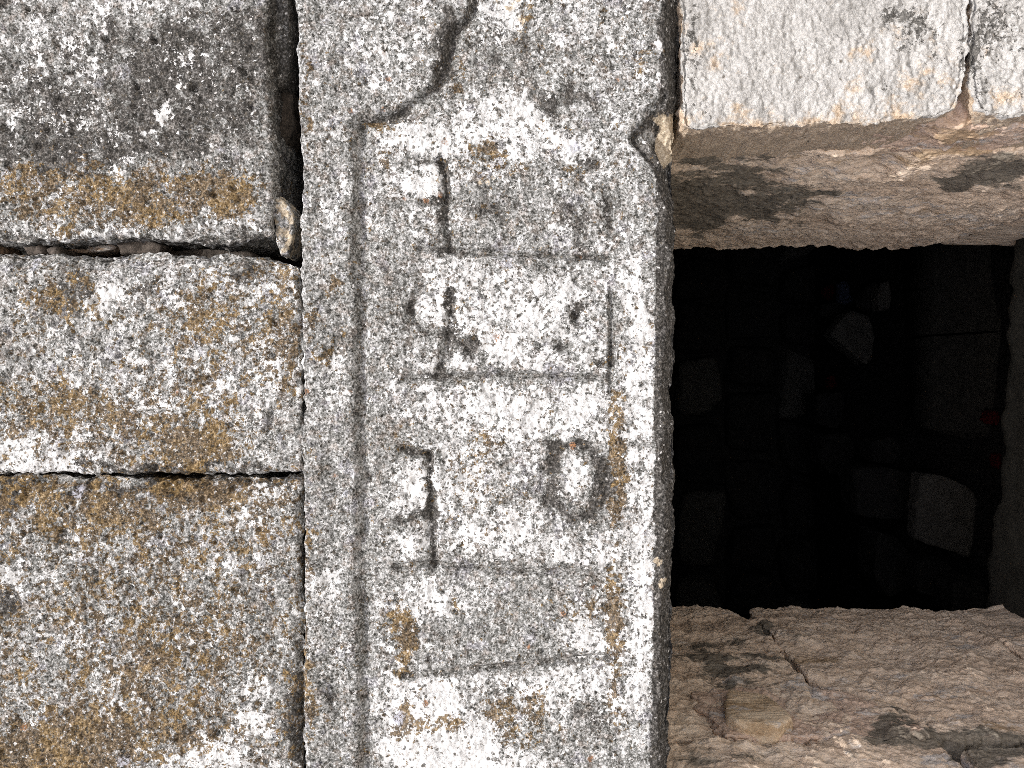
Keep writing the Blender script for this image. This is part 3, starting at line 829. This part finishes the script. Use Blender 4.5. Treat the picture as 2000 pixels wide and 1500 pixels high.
slab = thing('carved_slab', 'long pale carved stone slab with worn letters and ruled lines, beside the dark opening', 'carved slab', tuple(W(np.array(955.), np.array(750.), 200.)))
p, Q, b, n = block_arrays(left=LEFT, right=RIGHT, top=-420, bottom=1960, depth=440, r=7, step=2.15, relief=relief_L, cut=cut_L, amp=(3.0, 2.2, 1.4), edge_amp=4.2, seed=71)
PL = to_front(p)
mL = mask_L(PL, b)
NL = vert_normals(PL, Q)
fc = b[Q].mean(1)
fu, fv = fc[:, 0], fc[:, 1]
sL, sR, sF = lintel_fields(fu, fv, fc)
front = fc[:, 2] < 9
cls = np.zeros(len(Q), int)                           # 0 body, 1 border, 2 panel, 3 bevel, 10+ letters, 30+ rules
cls[front] = 2
cls[front & ((sF < 0) | (sL < 0))] = 1
cls[front & (sR < 0) & (fv < 270)] = 1
e = right_fn(fv) - fu
cls[(fc[:, 2] < 30) & (e < 40)] = 3
for gi, (strokes, wd, dp) in enumerate(GLYPHS):
    for st in strokes:
        cls[(cls == 2) & (seg_dist(fu, fv, st) < wd * 0.95)] = 10 + gi
for gi, st in enumerate(RULES):
    cls[(cls == 2) & (seg_dist(fu, fv, st) < 7.5)] = 30 + gi

def sub_mesh(name, sel, mat, parent_root, parent=None):
    f = Q[sel]
    uq, inv = np.unique(f, return_inverse=True)
    me = make_mesh(name, PL[uq], inv.reshape(f.shape), mL[uq], NL[uq])
    o = link(name, me, mat)
    if parent is None:
        put(o, parent_root)
    else:
        o.parent = parent
        # parent's own frame is already world-aligned through its parent inverse
    return o
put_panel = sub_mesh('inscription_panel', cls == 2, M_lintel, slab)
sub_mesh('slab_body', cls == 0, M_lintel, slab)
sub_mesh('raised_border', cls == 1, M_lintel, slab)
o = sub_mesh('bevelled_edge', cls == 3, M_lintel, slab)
o['label'] = 'dark bevel with shade painted in along the edge next to the opening'
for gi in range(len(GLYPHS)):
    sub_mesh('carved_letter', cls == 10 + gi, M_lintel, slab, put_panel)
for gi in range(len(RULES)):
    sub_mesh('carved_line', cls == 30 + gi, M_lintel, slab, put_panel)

# ------------------------------------------------------------------ jambs
XR = 0.283        # reveal plane, picture top
XL = -0.461       # reveal plane, picture bottom
vR = 750 - XR / S      # 235
vL = 750 - XL / S      # 1588
TH = 1338.0            # wall thickness in pixels

right_jamb = thing('opening_jamb', 'pale side wall of the dark opening, at its upper edge', 'jamb', (XR + 0.1, D0 + 0.3, H - 0.6))
left_jamb = thing('opening_jamb', 'brown side wall of the dark opening, at its lower edge', 'jamb', (XL - 0.1, D0 + 0.3, H - 0.6))

spec_D = [('B', 1345, 80, 14, 130, 0.50), ('B', 1352, 215, 40, 18, 0.42), ('B', 1780, 60, 60, 60, 0.26), ('B', 1760, 20, 50, 40, 0.30), ('B', 1885, 80, 14, 130, 0.40), ('B', 1850, 150, 60, 90, 0.16), ('B', 1790, 110, 90, 120, 0.12), ('B', 1710, 170, 14, 26, 0.3),
          ('G', 1390, 110, 40, 40, 0.30), ('G', 1440, 20, 50, 30, 0.22), ('G', 1600, 225, 260, 22, 0.34), ('G', 1350, 60, 30, 60, 0.25), ('G', 1780, 190, 120, 40, 0.30), ('G', 1690, 90, 70, 40, 0.16), ('G', 1830, 130, 50, 50, 0.2), ('G', 1650, 285, 500, 38, 0.75)]
def relief_D(u, v, b):
    return pits(u, v, b, [(1632, 112, 6, 9), (1788, 118, 8, 12), (1715, 170, 9, 11), (1590, 135, 22, 4), (1470, 190, 10, 4), (1545, 60, 30, 3), (1680, 40, 30, 4), (1850, 60, 20, 7)]) - 14 + 5 * fbm(b, 28, 4, seed=222) * smooth(1600, 1750, u)
o = wall_block('block', spec_D, (0.4, 0.10, 0.08, 0), 'cream block facing the front, with rounded corner', root=right_jamb, mat=M_pale, left=1338, right=[(-300, 1896), (120, 1896), (180, 1890), (222, 1872), (240, 1845)], top=-420,
           side_g=0.9, bottom=[(1338, 246), (1500, 240), (1700, 233), (1800, 229), (1850, 222), (1896, 200)], depth=215, r=13, relief=relief_D, amp=(5, 3.4, 2.2), edge_amp=5, seed=231)
spec_E = [('B', 1930, 40, 40, 70, 0.44), ('B', 1905, 130, 14, 80, 0.42), ('B', 1990, 60, 26, 60, 0.2), ('B', 1980, 200, 40, 16, 0.2), ('G', 1935, 150, 26, 50, 0.24), ('G', 1980, 190, 40, 30, 0.3), ('B', 1960, 110, 60, 40, 0.16)]
wall_block('block', spec_E + [('G', 1980, 270, 160, 30, 0.6)], (0.4, 0.12, 0.16, 0), root=right_jamb, mat=M_pale, left=[(-300, 1908), (150, 1908), (190, 1914), (225, 1930)], right=2500, top=-420,
           side_g=0.9, bottom=[(1908, 208), (1960, 226), (2040, 220), (2500, 230)], depth=215, r=15, relief=lambda u, v, b: -18 + 5 * fbm(b, 24, 4, seed=240), amp=(6, 4, 2.4), edge_amp=6, seed=241)
wall_block('block', [], (0.4, 0.2, 0.15, 0), root=right_jamb, mat=M_pale, left=2520, right=3050, top=-420, bottom=232, depth=215, r=15, step=20, coarse=30, amp=(6, 4, 0), edge_amp=6, seed=251)

def reveal_stone(name, root, side, mat, spec, base, a0, a1, d0, d1, relief=None, fine=True, x=None, depth=160, label=None, warp=16, seed=1, amp=(13, 5.5, 1.5), edge_amp=6, r=10, step=3.2):
    """a stone whose face is in the opening's side: a along the wall's height (pixels down), d into the wall (pixels)"""
    p, Q, b, n = block_arrays(a0, a1, d0, d1, depth, r=r, fine=(1280, 2700, 60, 1400) if fine else (9e5, 9e6, 0, 1), step=step, coarse=40,
                              relief=relief, amp=amp, edge_amp=edge_amp, seed=seed, depths=[0, 4, 9, 16, 26, 40, 70, depth])
    X = XR if x is None and side > 0 else (XL if x is None else x)
    P = np.stack([X + side * p[:, 2] * S, D0 + p[:, 1] * S, H + (1000 - p[:, 0]) * S], -1)
    if side > 0:
        Q = Q[:, ::-1]
    m = blobs(P, spec, base, warp=warp, seed=seed)
    me = make_mesh(name, P, Q, m)
    o = put(link(name, me, mat), root)
    if label:
        o['label'] = label
    return o

# upper side of the opening: one long rough stone behind the cream blocks, mortar between
spec_RR = [('B', 1390, 355, 170, 80, 0.62), ('B', 1500, 400, 140, 30, 0.45), ('B', 1350, 420, 60, 40, 0.55), ('B', 1620, 370, 90, 14, 0.28), ('B', 1950, 332, 120, 40, 0.75), ('B', 1860, 350, 70, 16, 0.5), ('R', 1680, 400, 160, 30, 0.14), ('R', 1480, 455, 100, 14, 0.16), ('R', 1620, 330, 80, 20, 0.12), ('G', 1640, 300, 200, 20, 0.25), ('G', 1900, 280, 120, 20, 0.3), ('B', 1480, 430, 40, 10, 0.4), ('B', 1540, 440, 70, 8, 0.35), ('R', 1900, 430, 150, 30, 0.1)]
def rel_F(a, d, b):
    return 7 * fbm(b, 160, 4, seed=262) + 10 * smooth(0.1, 0.35, fbm(b, 300, 3, seed=263)) - 6
z_back = lambda u: 1000 + (u - 1000) * (D0 + TH * S) / D0
reveal_stone('reveal_stone', right_jamb, +1, M_reveal, spec_RR, (0.26, 0.18, 0.05, 0), 1305, [(250, 2600), (TH, 2600)], 196,
             [(1305, TH + 70), (1600, TH + 60), (1800, TH + 12), (2000, TH), (2150, TH + 6), (2300, TH + 20), (2440, TH + 26), (2520, TH - 30), (2600, TH - 50), (2700, TH - 30)], relief=rel_F, seed=271,
             label='long brown stone with dark grey damp stains')
reveal_stone('reveal_stone', right_jamb, +1, M_reveal, spec_RR, (0.26, 0.18, 0.10, 0), 2612, 3060, 196, TH, seed=281, fine=False, relief=rel_F)
# mortar fillet in the corner of the two cream blocks
def rel_M(a, d, b):
    return 8 * fbm(b, 60, 4, seed=291)
reveal_stone('mortar', right_jamb, +1, M_mortar, [('G', 1850, 260, 90, 30, 0.3)], (0.34, 0.25, 0.02, 0), 1740, 2130, 60, 230, x=XR + 0.006, relief=rel_M, seed=292, amp=(6, 4, 2), edge_amp=10)

# lower side of the opening
spec_LR = [('B', 1420, 1295, 130, 22, 0.22), ('B', 1360, 1260, 60, 16, 0.3), ('B', 1490, 1232, 26, 12, 0.6), ('B', 1400, 1330, 60, 12, 0.4), ('B', 1520, 1330, 50, 10, 0.35), ('B', 1840, 1444, 150, 28, 0.75), ('B', 1740, 1418, 46, 28, 0.6), ('B', 1960, 1468, 100, 28, 0.75), ('B', 1400, 1285, 160, 60, 0.30), ('B', 1400, 1480, 150, 30, 0.30), ('R', 1820, 1495, 110, 22, 0.15), ('R', 1430, 1330, 26, 10, 0.4), ('R', 1570, 1345, 60, 12, 0.35), ('R', 1660, 1330, 30, 10, 0.22), ('R', 1800, 1340, 160, 40, 0.10), ('R', 1900, 1250, 100, 20, 0.14), ('G', 1600, 1290, 70, 20, 0.3), ('G', 1720, 1390, 50, 30, 0.3), ('G', 1950, 1420, 60, 20, 0.3), ('R', 1880, 1400, 90, 26, 0.16)]
BASE_LR = (0.22, 0.16, 0.05, 0)
zb = lambda u: float(1000 + (u - 1000) * 1.926)
def crack(pts, wdt, dp):
    def f(a, d, b):
        h = 8 * fbm(b, 150, 4, seed=301)
        return h
    return f
rel_S = crack(None, 0, 0)
B0 = 300
reveal_stone('reveal_stone', left_jamb, -1, M_reveal, spec_LR, BASE_LR, 1300, [(B0, 1836), (700, 1838), (1100, 1850), (1240, 1858), (1290, 1838), (TH, 1815)], B0,
             [(1300, TH + 30), (1600, TH + 25), (1760, TH - 5), (1836, TH - 45)], relief=rel_S, seed=311)
reveal_stone('reveal_stone', left_jamb, -1, M_reveal, spec_LR, BASE_LR, [(B0, 1850), (700, 1852), (1100, 1866), (1250, 1876), (1300, 1884), (TH, 1890)], [(B0, 2568), (TH, 2572)], B0,
             [(1850, TH - 14), (1900, TH + 6), (2100, TH + 14), (2300, TH + 4), (2480, TH - 14), (2568, TH - 50)], relief=lambda a, d, b: rel_S(a, d, b) - 16 * np.exp(-((a - 2150) / 90) ** 2 - ((d - 800) / 130) ** 2), seed=321, label='largest brown stone of this side')
reveal_stone('reveal_stone', left_jamb, -1, M_reveal, spec_LR, BASE_LR, 2584, 3060, B0, [(2584, TH - 34), (2660, TH - 4), (3060, TH)], relief=rel_S, seed=331)
reveal_stone('reveal_stone', left_jamb, -1, M_reveal, spec_LR, (0.26, 0.16, 0.12, 0), 1300, [(0, 1985), (B0, 2000)], 20, [(1300, 282), (1700, 292), (2000, 300)], relief=rel_S, seed=341, label='brown stone at the front corner')
reveal_stone('reveal_stone', left_jamb, -1, M_reveal, spec_LR, (0.40, 0.16, 0.06, 0), 2018, 3060, 20, [(2018, 250), (2300, 276), (3060, 284)], relief=rel_S, seed=351, x=XL + 0.006, label='paler stone at the front corner')
# mortar bed with a flush angular stone
p_m = reveal_stone('mortar', left_jamb, -1, M_mortar, spec_LR, (0.30, 0.08, 0.05, 0), [(B0, 1500), (620, 1480)], [(B0, 2000), (620, 1890)], 296, 560, x=XL + 0.0045, relief=lambda a, d, b: 9 * fbm(b, 70, 4, seed=361), seed=362, amp=(6, 4, 2), edge_amp=26, depth=60)
def flush_stone(pts_px, seed):
    pts = []
    for u, v in pts_px:
        y = 750 and F * (-XL - 0.0) / (v - 750)
        pts.append((1000 + (u - 1000) * y / D0, (y - D0) / S))
    pts = np.array(pts)
    c = pts.mean(0)
    q = (pts - c) * S
    planes = []
    area = 0.5 * np.sum(q[:, 0] * np.roll(q[:, 1], -1) - np.roll(q[:, 0], -1) * q[:, 1])
    if area < 0:
        q = q[::-1]
    for a, b_ in zip(q, np.roll(q, -1, 0)):
        e_ = b_ - a
        nn = np.array([e_[1], -e_[0]]) / np.linalg.norm(e_)
        planes.append(((nn[0], nn[1], 0), float(nn @ a)))
    planes += [((0, 0.05, 1), 0.022), ((0, 0, -1), 0.03)]
    ctr = (XL - 0.004, D0 + c[1] * S, H + (1000 - c[0]) * S)
    ax = ((0, 0, -1.0), (0, 1.0, 0), (1.0, 0, 0))
    P, f = rock_arrays(ctr, ax, planes, 5, 0.0022, seed, 22, 40)
    m = blobs(P, [], (0.30, 0.50, 0.0, 0), seed=seed)
    return P, f, m
P, f, m = flush_stone([(1418, 1372), (1436, 1352), (1470, 1350), (1500, 1380), (1540, 1388), (1564, 1398), (1562, 1420), (1520, 1450), (1440, 1438), (1414, 1420)], 371)
o = put(link('embedded_stone', make_mesh('embedded_stone', P, f, m), reveal_material('buff_stone', tint=(1.66, 1.66, 1.5), pale=0.16)), left_jamb)
o['label'] = 'smooth angular buff stone set in the mortar'

# masonry masses behind the faces (keep the chamber dark)
def box(name, x0, x1, y0, y1, z0, z1, mat, root=None):
    co = np.array([(x, y, z) for x in (x0, x1) for y in (y0, y1) for z in (z0, z1)], float)
    f = np.array([(0, 1, 3, 2), (4, 6, 7, 5), (0, 4, 5, 1), (2, 3, 7, 6), (0, 2, 6, 4), (1, 5, 7, 3)])
    o = link(name, make_mesh(name, co, f, None, None, True), mat)
    if root is not None:
        put(o, root)
    return o
Y1 = D0 + TH * S
box('rubble_core', -1.9, 1.9, D0 + 0.235, Y1 - 0.012, H - 0.150, H + 1.1, M_core, wall)
box('rubble_core', -1.9, 1.9, D0 + 0.120, D0 + 0.236, H + 0.235, H + 1.05, M_core, wall)
box('rubble_core', XR + 0.07, 1.9, D0 + 0.095, Y1 - 0.03, H - 1.2, H - 0.152, M_core, right_jamb)
box('rubble_core', -1.9, XL - 0.07, D0 + 0.09, Y1 - 0.04, H - 1.2, H - 0.152, M_core, left_jamb)
# front stones of the lower jamb, outside the picture
for k, (l, r_) in enumerate([(1335, 2010), (2028, 2560), (2580, 3060)]):
    wall_block('block', [], (0.45, 0.2, 0.15, 0), root=left_jamb, mat=M_pale, left=l, right=r_, top=vL + 6, bottom=2700, depth=150, r=14, step=30, coarse=30,
               relief=lambda u, v, b: -14 + 0 * u, amp=(6, 4, 0), edge_amp=4, seed=380 + k * 6)

# sill
sill = thing('window_sill', 'dark worn stone sill along the right edge of the opening', 'sill', (0, D0 + 0.4, H - 1.1))
zs = H - 1.007
ybk = lambda v: np.interp(v, [300, 480, 600, 800, 900, 1000, 1100, 1180, 1400], [1.49, 1.496, 1.507, 1.522, 1.53, 1.545, 1.57, 1.58, 1.60])
def sill_mesh(x0, x1, seed):
    A = np.linspace(x0, x1, 120); Bt = np.linspace(0, 1, 60)
    a, t = np.meshgrid(A, Bt, indexing='ij')
    v_img = 750 - a * F / 1.53
    yb = ybk(v_img) + 0.012 * fbm(np.stack([a.ravel() / S, a.ravel() * 0, a.ravel() * 0], -1), 60, 3, seed=seed).reshape(a.shape)
    y = D0 + 0.01 + (yb - D0 - 0.01) * t
    z = np.full_like(a, zs)
    P0 = np.stack([a, y, z], -1).reshape(-1, 3)
    P0[:, 2] += 0.006 * fbm(P0 / S, 120, 4, seed=seed) - 0.012 * (t.ravel() > 0.99)
    low = P0.reshape(120, 60, 3)
    rim = np.concatenate([low[:, -1:], low[:, -1:] - np.array([0, -0.004, 0.03]), low[:, -1:] - np.array([0, 0.0, 0.35])], 1)
    frt = np.concatenate([low[:, :1] - np.array([0, 0, 0.6]), low[:, :1]], 1)
    G = np.concatenate([frt[:, :1], low, rim[:, 1:]], 1)
    n0, n1 = G.shape[:2]
    i, j = np.meshgrid(np.arange(n0 - 1), np.arange(n1 - 1), indexing='ij')
    a_ = (i * n1 + j).ravel()
    return G.reshape(-1, 3), np.stack([a_, a_ + n1, a_ + n1 + 1, a_ + 1], -1)
P, Q2 = sill_mesh(XL - 0.06, XR + 0.06, 391)
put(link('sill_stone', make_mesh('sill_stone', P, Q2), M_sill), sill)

# ------------------------------------------------------------------ the dark chamber
ZF = H - 1.30
YBK = 3.18
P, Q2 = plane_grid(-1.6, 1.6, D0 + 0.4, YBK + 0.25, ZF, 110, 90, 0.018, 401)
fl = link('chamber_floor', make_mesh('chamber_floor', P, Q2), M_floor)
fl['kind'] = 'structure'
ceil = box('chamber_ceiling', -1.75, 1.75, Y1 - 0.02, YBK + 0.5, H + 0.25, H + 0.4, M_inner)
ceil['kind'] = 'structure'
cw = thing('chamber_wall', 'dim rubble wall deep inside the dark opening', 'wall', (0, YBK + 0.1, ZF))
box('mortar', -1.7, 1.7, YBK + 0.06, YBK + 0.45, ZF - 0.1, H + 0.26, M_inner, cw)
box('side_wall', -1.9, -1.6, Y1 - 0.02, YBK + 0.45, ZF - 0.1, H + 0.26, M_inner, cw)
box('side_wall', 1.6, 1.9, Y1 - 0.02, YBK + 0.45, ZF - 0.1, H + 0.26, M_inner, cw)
rng = random.Random(8)
z = ZF - 0.03
row = 0
while z < H - 0.3:
    hh = rng.uniform(0.15, 0.24)
    x = -1.55 + rng.uniform(-0.1, 0.1)
    while x < 1.5:
        ww = rng.uniform(0.16, 0.36)
        c = (x + ww / 2, YBK + 0.08, z + hh / 2)
        planes = []
        for (nx, ny), dd in (((1, 0), ww / 2 * 0.95), ((-1, 0), ww / 2 * 0.95), ((0, 1), hh / 2 * 0.94), ((0, -1), hh / 2 * 0.94)):
            a = rng.uniform(-0.25, 0.25)
            planes.append(((nx * math.cos(a) - ny * math.sin(a), nx * math.sin(a) + ny * math.cos(a), rng.uniform(-0.1, 0.15)), dd))
        for _ in range(2):
            a = rng.uniform(0, 6.28)
            planes.append(((math.cos(a), math.sin(a), 0.2), rng.uniform(0.42, 0.5) * math.hypot(ww * math.cos(a), hh * math.sin(a)) + 0.01))
        planes += [((rng.uniform(-0.15, 0.15), rng.uniform(-0.1, 0.2), 1), rng.uniform(0.07, 0.11)), ((0, 0, -1), 0.1)]
        P, f = rock_arrays(c, ((1, 0, 0), (0, 0, 1), (0, -1, 0)), planes, 3, 0.008, rng.randint(0, 999), 12, 120)
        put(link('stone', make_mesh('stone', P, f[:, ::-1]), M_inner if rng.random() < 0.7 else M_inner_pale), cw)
        x += ww + 0.012
    z += hh + 0.01
    row += 1

def floor_y(u):
    return 1.30 * F / (u - 1000.0)

ROCKS = [
    ('loose_stone', [(1788, 922), (1830, 926), (1872, 944), (1890, 965), (1889, 1050), (1884, 1088), (1840, 1074), (1780, 1052)], 2.12, 0.07, M_inner_pale, 'pale squarish slab leaning upright among the rubble in the dark opening', 'stone'),
    ('loose_stone', [(1614, 655), (1638, 618), (1652, 607), (1685, 622), (1696, 660), (1690, 708), (1682, 714), (1640, 680)], 2.62, 0.09, M_inner_pale, 'grey five-sided stone lying near the back of the dark opening', 'stone'),
    ('loose_stone', [(1712, 556), (1728, 548), (1732, 590), (1728, 606), (1712, 608), (1706, 580)], 2.56, 0.06, M_inner_pale, 'small pale upright stone beside the pale blue scrap', 'stone'),
    ('loose_stone', [(1680, 570), (1700, 552), (1712, 560), (1708, 606), (1676, 600)], 2.58, 0.06, M_inner, 'small dark stone touching the small pale upright one', 'stone'),
    ('loose_stone', [(1596, 596), (1630, 592), (1640, 604), (1618, 630), (1598, 618)], 2.95, 0.09, M_inner, 'small dark stone below the red scrap by the rubble wall', 'stone'),
    ('loose_stone', [(1584, 770), (1632, 764), (1640, 800), (1626, 835), (1588, 828)], 2.90, 0.12, M_inner, 'dark rounded stone under the lone red scrap by the rubble wall', 'stone'),
    ('loose_stone', [(1592, 850), (1640, 842), (1660, 872), (1652, 910), (1616, 928), (1592, 900)], 2.75, 0.12, M_inner, 'rounded dark stone against the foot of the rubble wall', 'stone'),
    ('loose_stone', [(1650, 912), (1700, 906), (1740, 914), (1782, 930), (1780, 1012), (1720, 1010), (1664, 1004)], 2.28, 0.14, M_inner, 'big dark block lying beside the pale squarish slab', 'stone'),
    ('loose_stone', [(1694, 1030), (1730, 1040), (1760, 1080), (1770, 1130), (1720, 1160), (1690, 1120)], 2.30, 0.14, M_inner, 'dark stone below the big dark block, near the lower side of the opening', 'stone'),
    ('loose_stone', [(1780, 1090), (1830, 1086), (1850, 1120), (1820, 1160), (1780, 1150)], 2.16, 0.10, M_inner, 'dark stone just below the pale squarish slab', 'stone'),
    ('loose_stone', [(1690, 860), (1730, 850), (1748, 880), (1730, 905), (1694, 900)], 2.50, 0.1, M_inner, 'low dark stone above the big dark block', 'stone'),
    ('loose_stone', [(1840, 1130), (1890, 1120), (1912, 1150), (1900, 1190), (1846, 1190)], 2.05, 0.10, M_inner, 'dark stone tucked behind the sill at the lower corner of the opening', 'stone'),
]
for k, (nm, pts, y, th, mt, lab, cat) in enumerate(ROCKS):
    umax = max(p_[0] for p_ in pts)
    y = floor_y(umax) + 0.01
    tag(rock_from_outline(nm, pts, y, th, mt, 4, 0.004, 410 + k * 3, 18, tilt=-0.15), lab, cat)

SCRAPS = [
    ('red_scrap', [(1606, 566), (1622, 556), (1630, 560), (1622, 586), (1608, 582)], M_red, 'small dull red scrap next to the pale blue crumpled scrap', 'scrap'),
    ('red_scrap', [(1614, 738), (1626, 732), (1634, 750), (1628, 760), (1616, 756)], M_red, 'lone small red scrap on the earth near the rubble wall', 'scrap'),
    ('red_scrap', [(1914, 826), (1922, 808), (1932, 803), (1946, 806), (1946, 820), (1936, 838), (1926, 828)], M_red, 'larger red scrap lying behind the sill', 'scrap'),
    ('red_scrap', [(1938, 890), (1948, 886), (1950, 912), (1942, 914)], M_red, 'tiny red scrap half hidden by the edge of the sill', 'scrap'),
    ('red_scrap', [(1826, 716), (1836, 708), (1838, 756), (1828, 752)], M_red, 'thin red scrap beside the cracked stone slab', 'scrap'),
    ('crumpled_scrap', [(1632, 556), (1646, 548), (1656, 562), (1664, 588), (1650, 596), (1636, 588)], M_blue, 'pale blue crumpled scrap among the small stones', 'scrap'),
]
for k, (nm, pts, mt, lab, cat) in enumerate(SCRAPS):
    umax = max(p_[0] for p_ in pts)
    y = floor_y(umax)
    tag(rock_from_outline(nm, pts, y, 0.035, mt, 3, 0.006, 470 + k * 3, 10), lab, cat)

# cracked slab lying on the chamber floor
cs = thing('fallen_slab', 'long cracked stone slab with a pale worn edge lying on the floor of the opening', 'stone slab', (0.2, 2.1, ZF))
def slab_piece(x0, x1, round_end, seed, label=None):
    prof = [(2.36, ZF + 0.0), (2.34, ZF + 0.055), (2.19, ZF + 0.075), (2.145, ZF + 0.068), (2.10, ZF + 0.03), (2.02, ZF + 0.02), (1.96, ZF - 0.02)]
    xs = np.linspace(x0, x1, 60)
    G = np.zeros((60, len(prof), 3))
    for j, (y, zz) in enumerate(prof):
        G[:, j, 0] = xs; G[:, j, 1] = y; G[:, j, 2] = zz
    if round_end:
        t = np.clip((xs - x0) / 0.10, 0, 1)
        sh_ = np.sqrt(1 - (1 - t) ** 2)
        G[:, :, 1] = 2.08 + (G[:, :, 1] - 2.08) * (0.25 + 0.75 * sh_[:, None])
        G[:, :, 2] = ZF - 0.02 + (G[:, :, 2] - ZF + 0.02) * np.minimum(1, 3 * t)[:, None]
    n0, n1 = G.shape[:2]
    P = G.reshape(-1, 3)
    P = P + 0.006 * fbm(P / S, 120, 3, seed=seed)[:, None] * np.array([0.3, 0.5, 1])
    i, j = np.meshgrid(np.arange(n0 - 1), np.arange(n1 - 1), indexing='ij')
    a_ = (i * n1 + j).ravel()
    Qs = [np.stack([a_, a_ + 1, a_ + n1 + 1, a_ + n1], -1)]
    for row_ in (0, n0 - 1):
        r0 = row_ * n1
        Qs.append(np.array([[r0, r0 + 1, r0 + 2, r0 + 3], [r0, r0 + 3, r0 + 4, r0 + 5]]))
    o = put(link('slab_piece', make_mesh('slab_piece', P, np.concatenate(Qs)), M_slab), cs)
slab_piece(-0.165, 0.138, True, 491)
slab_piece(0.144, 0.60, False, 493)
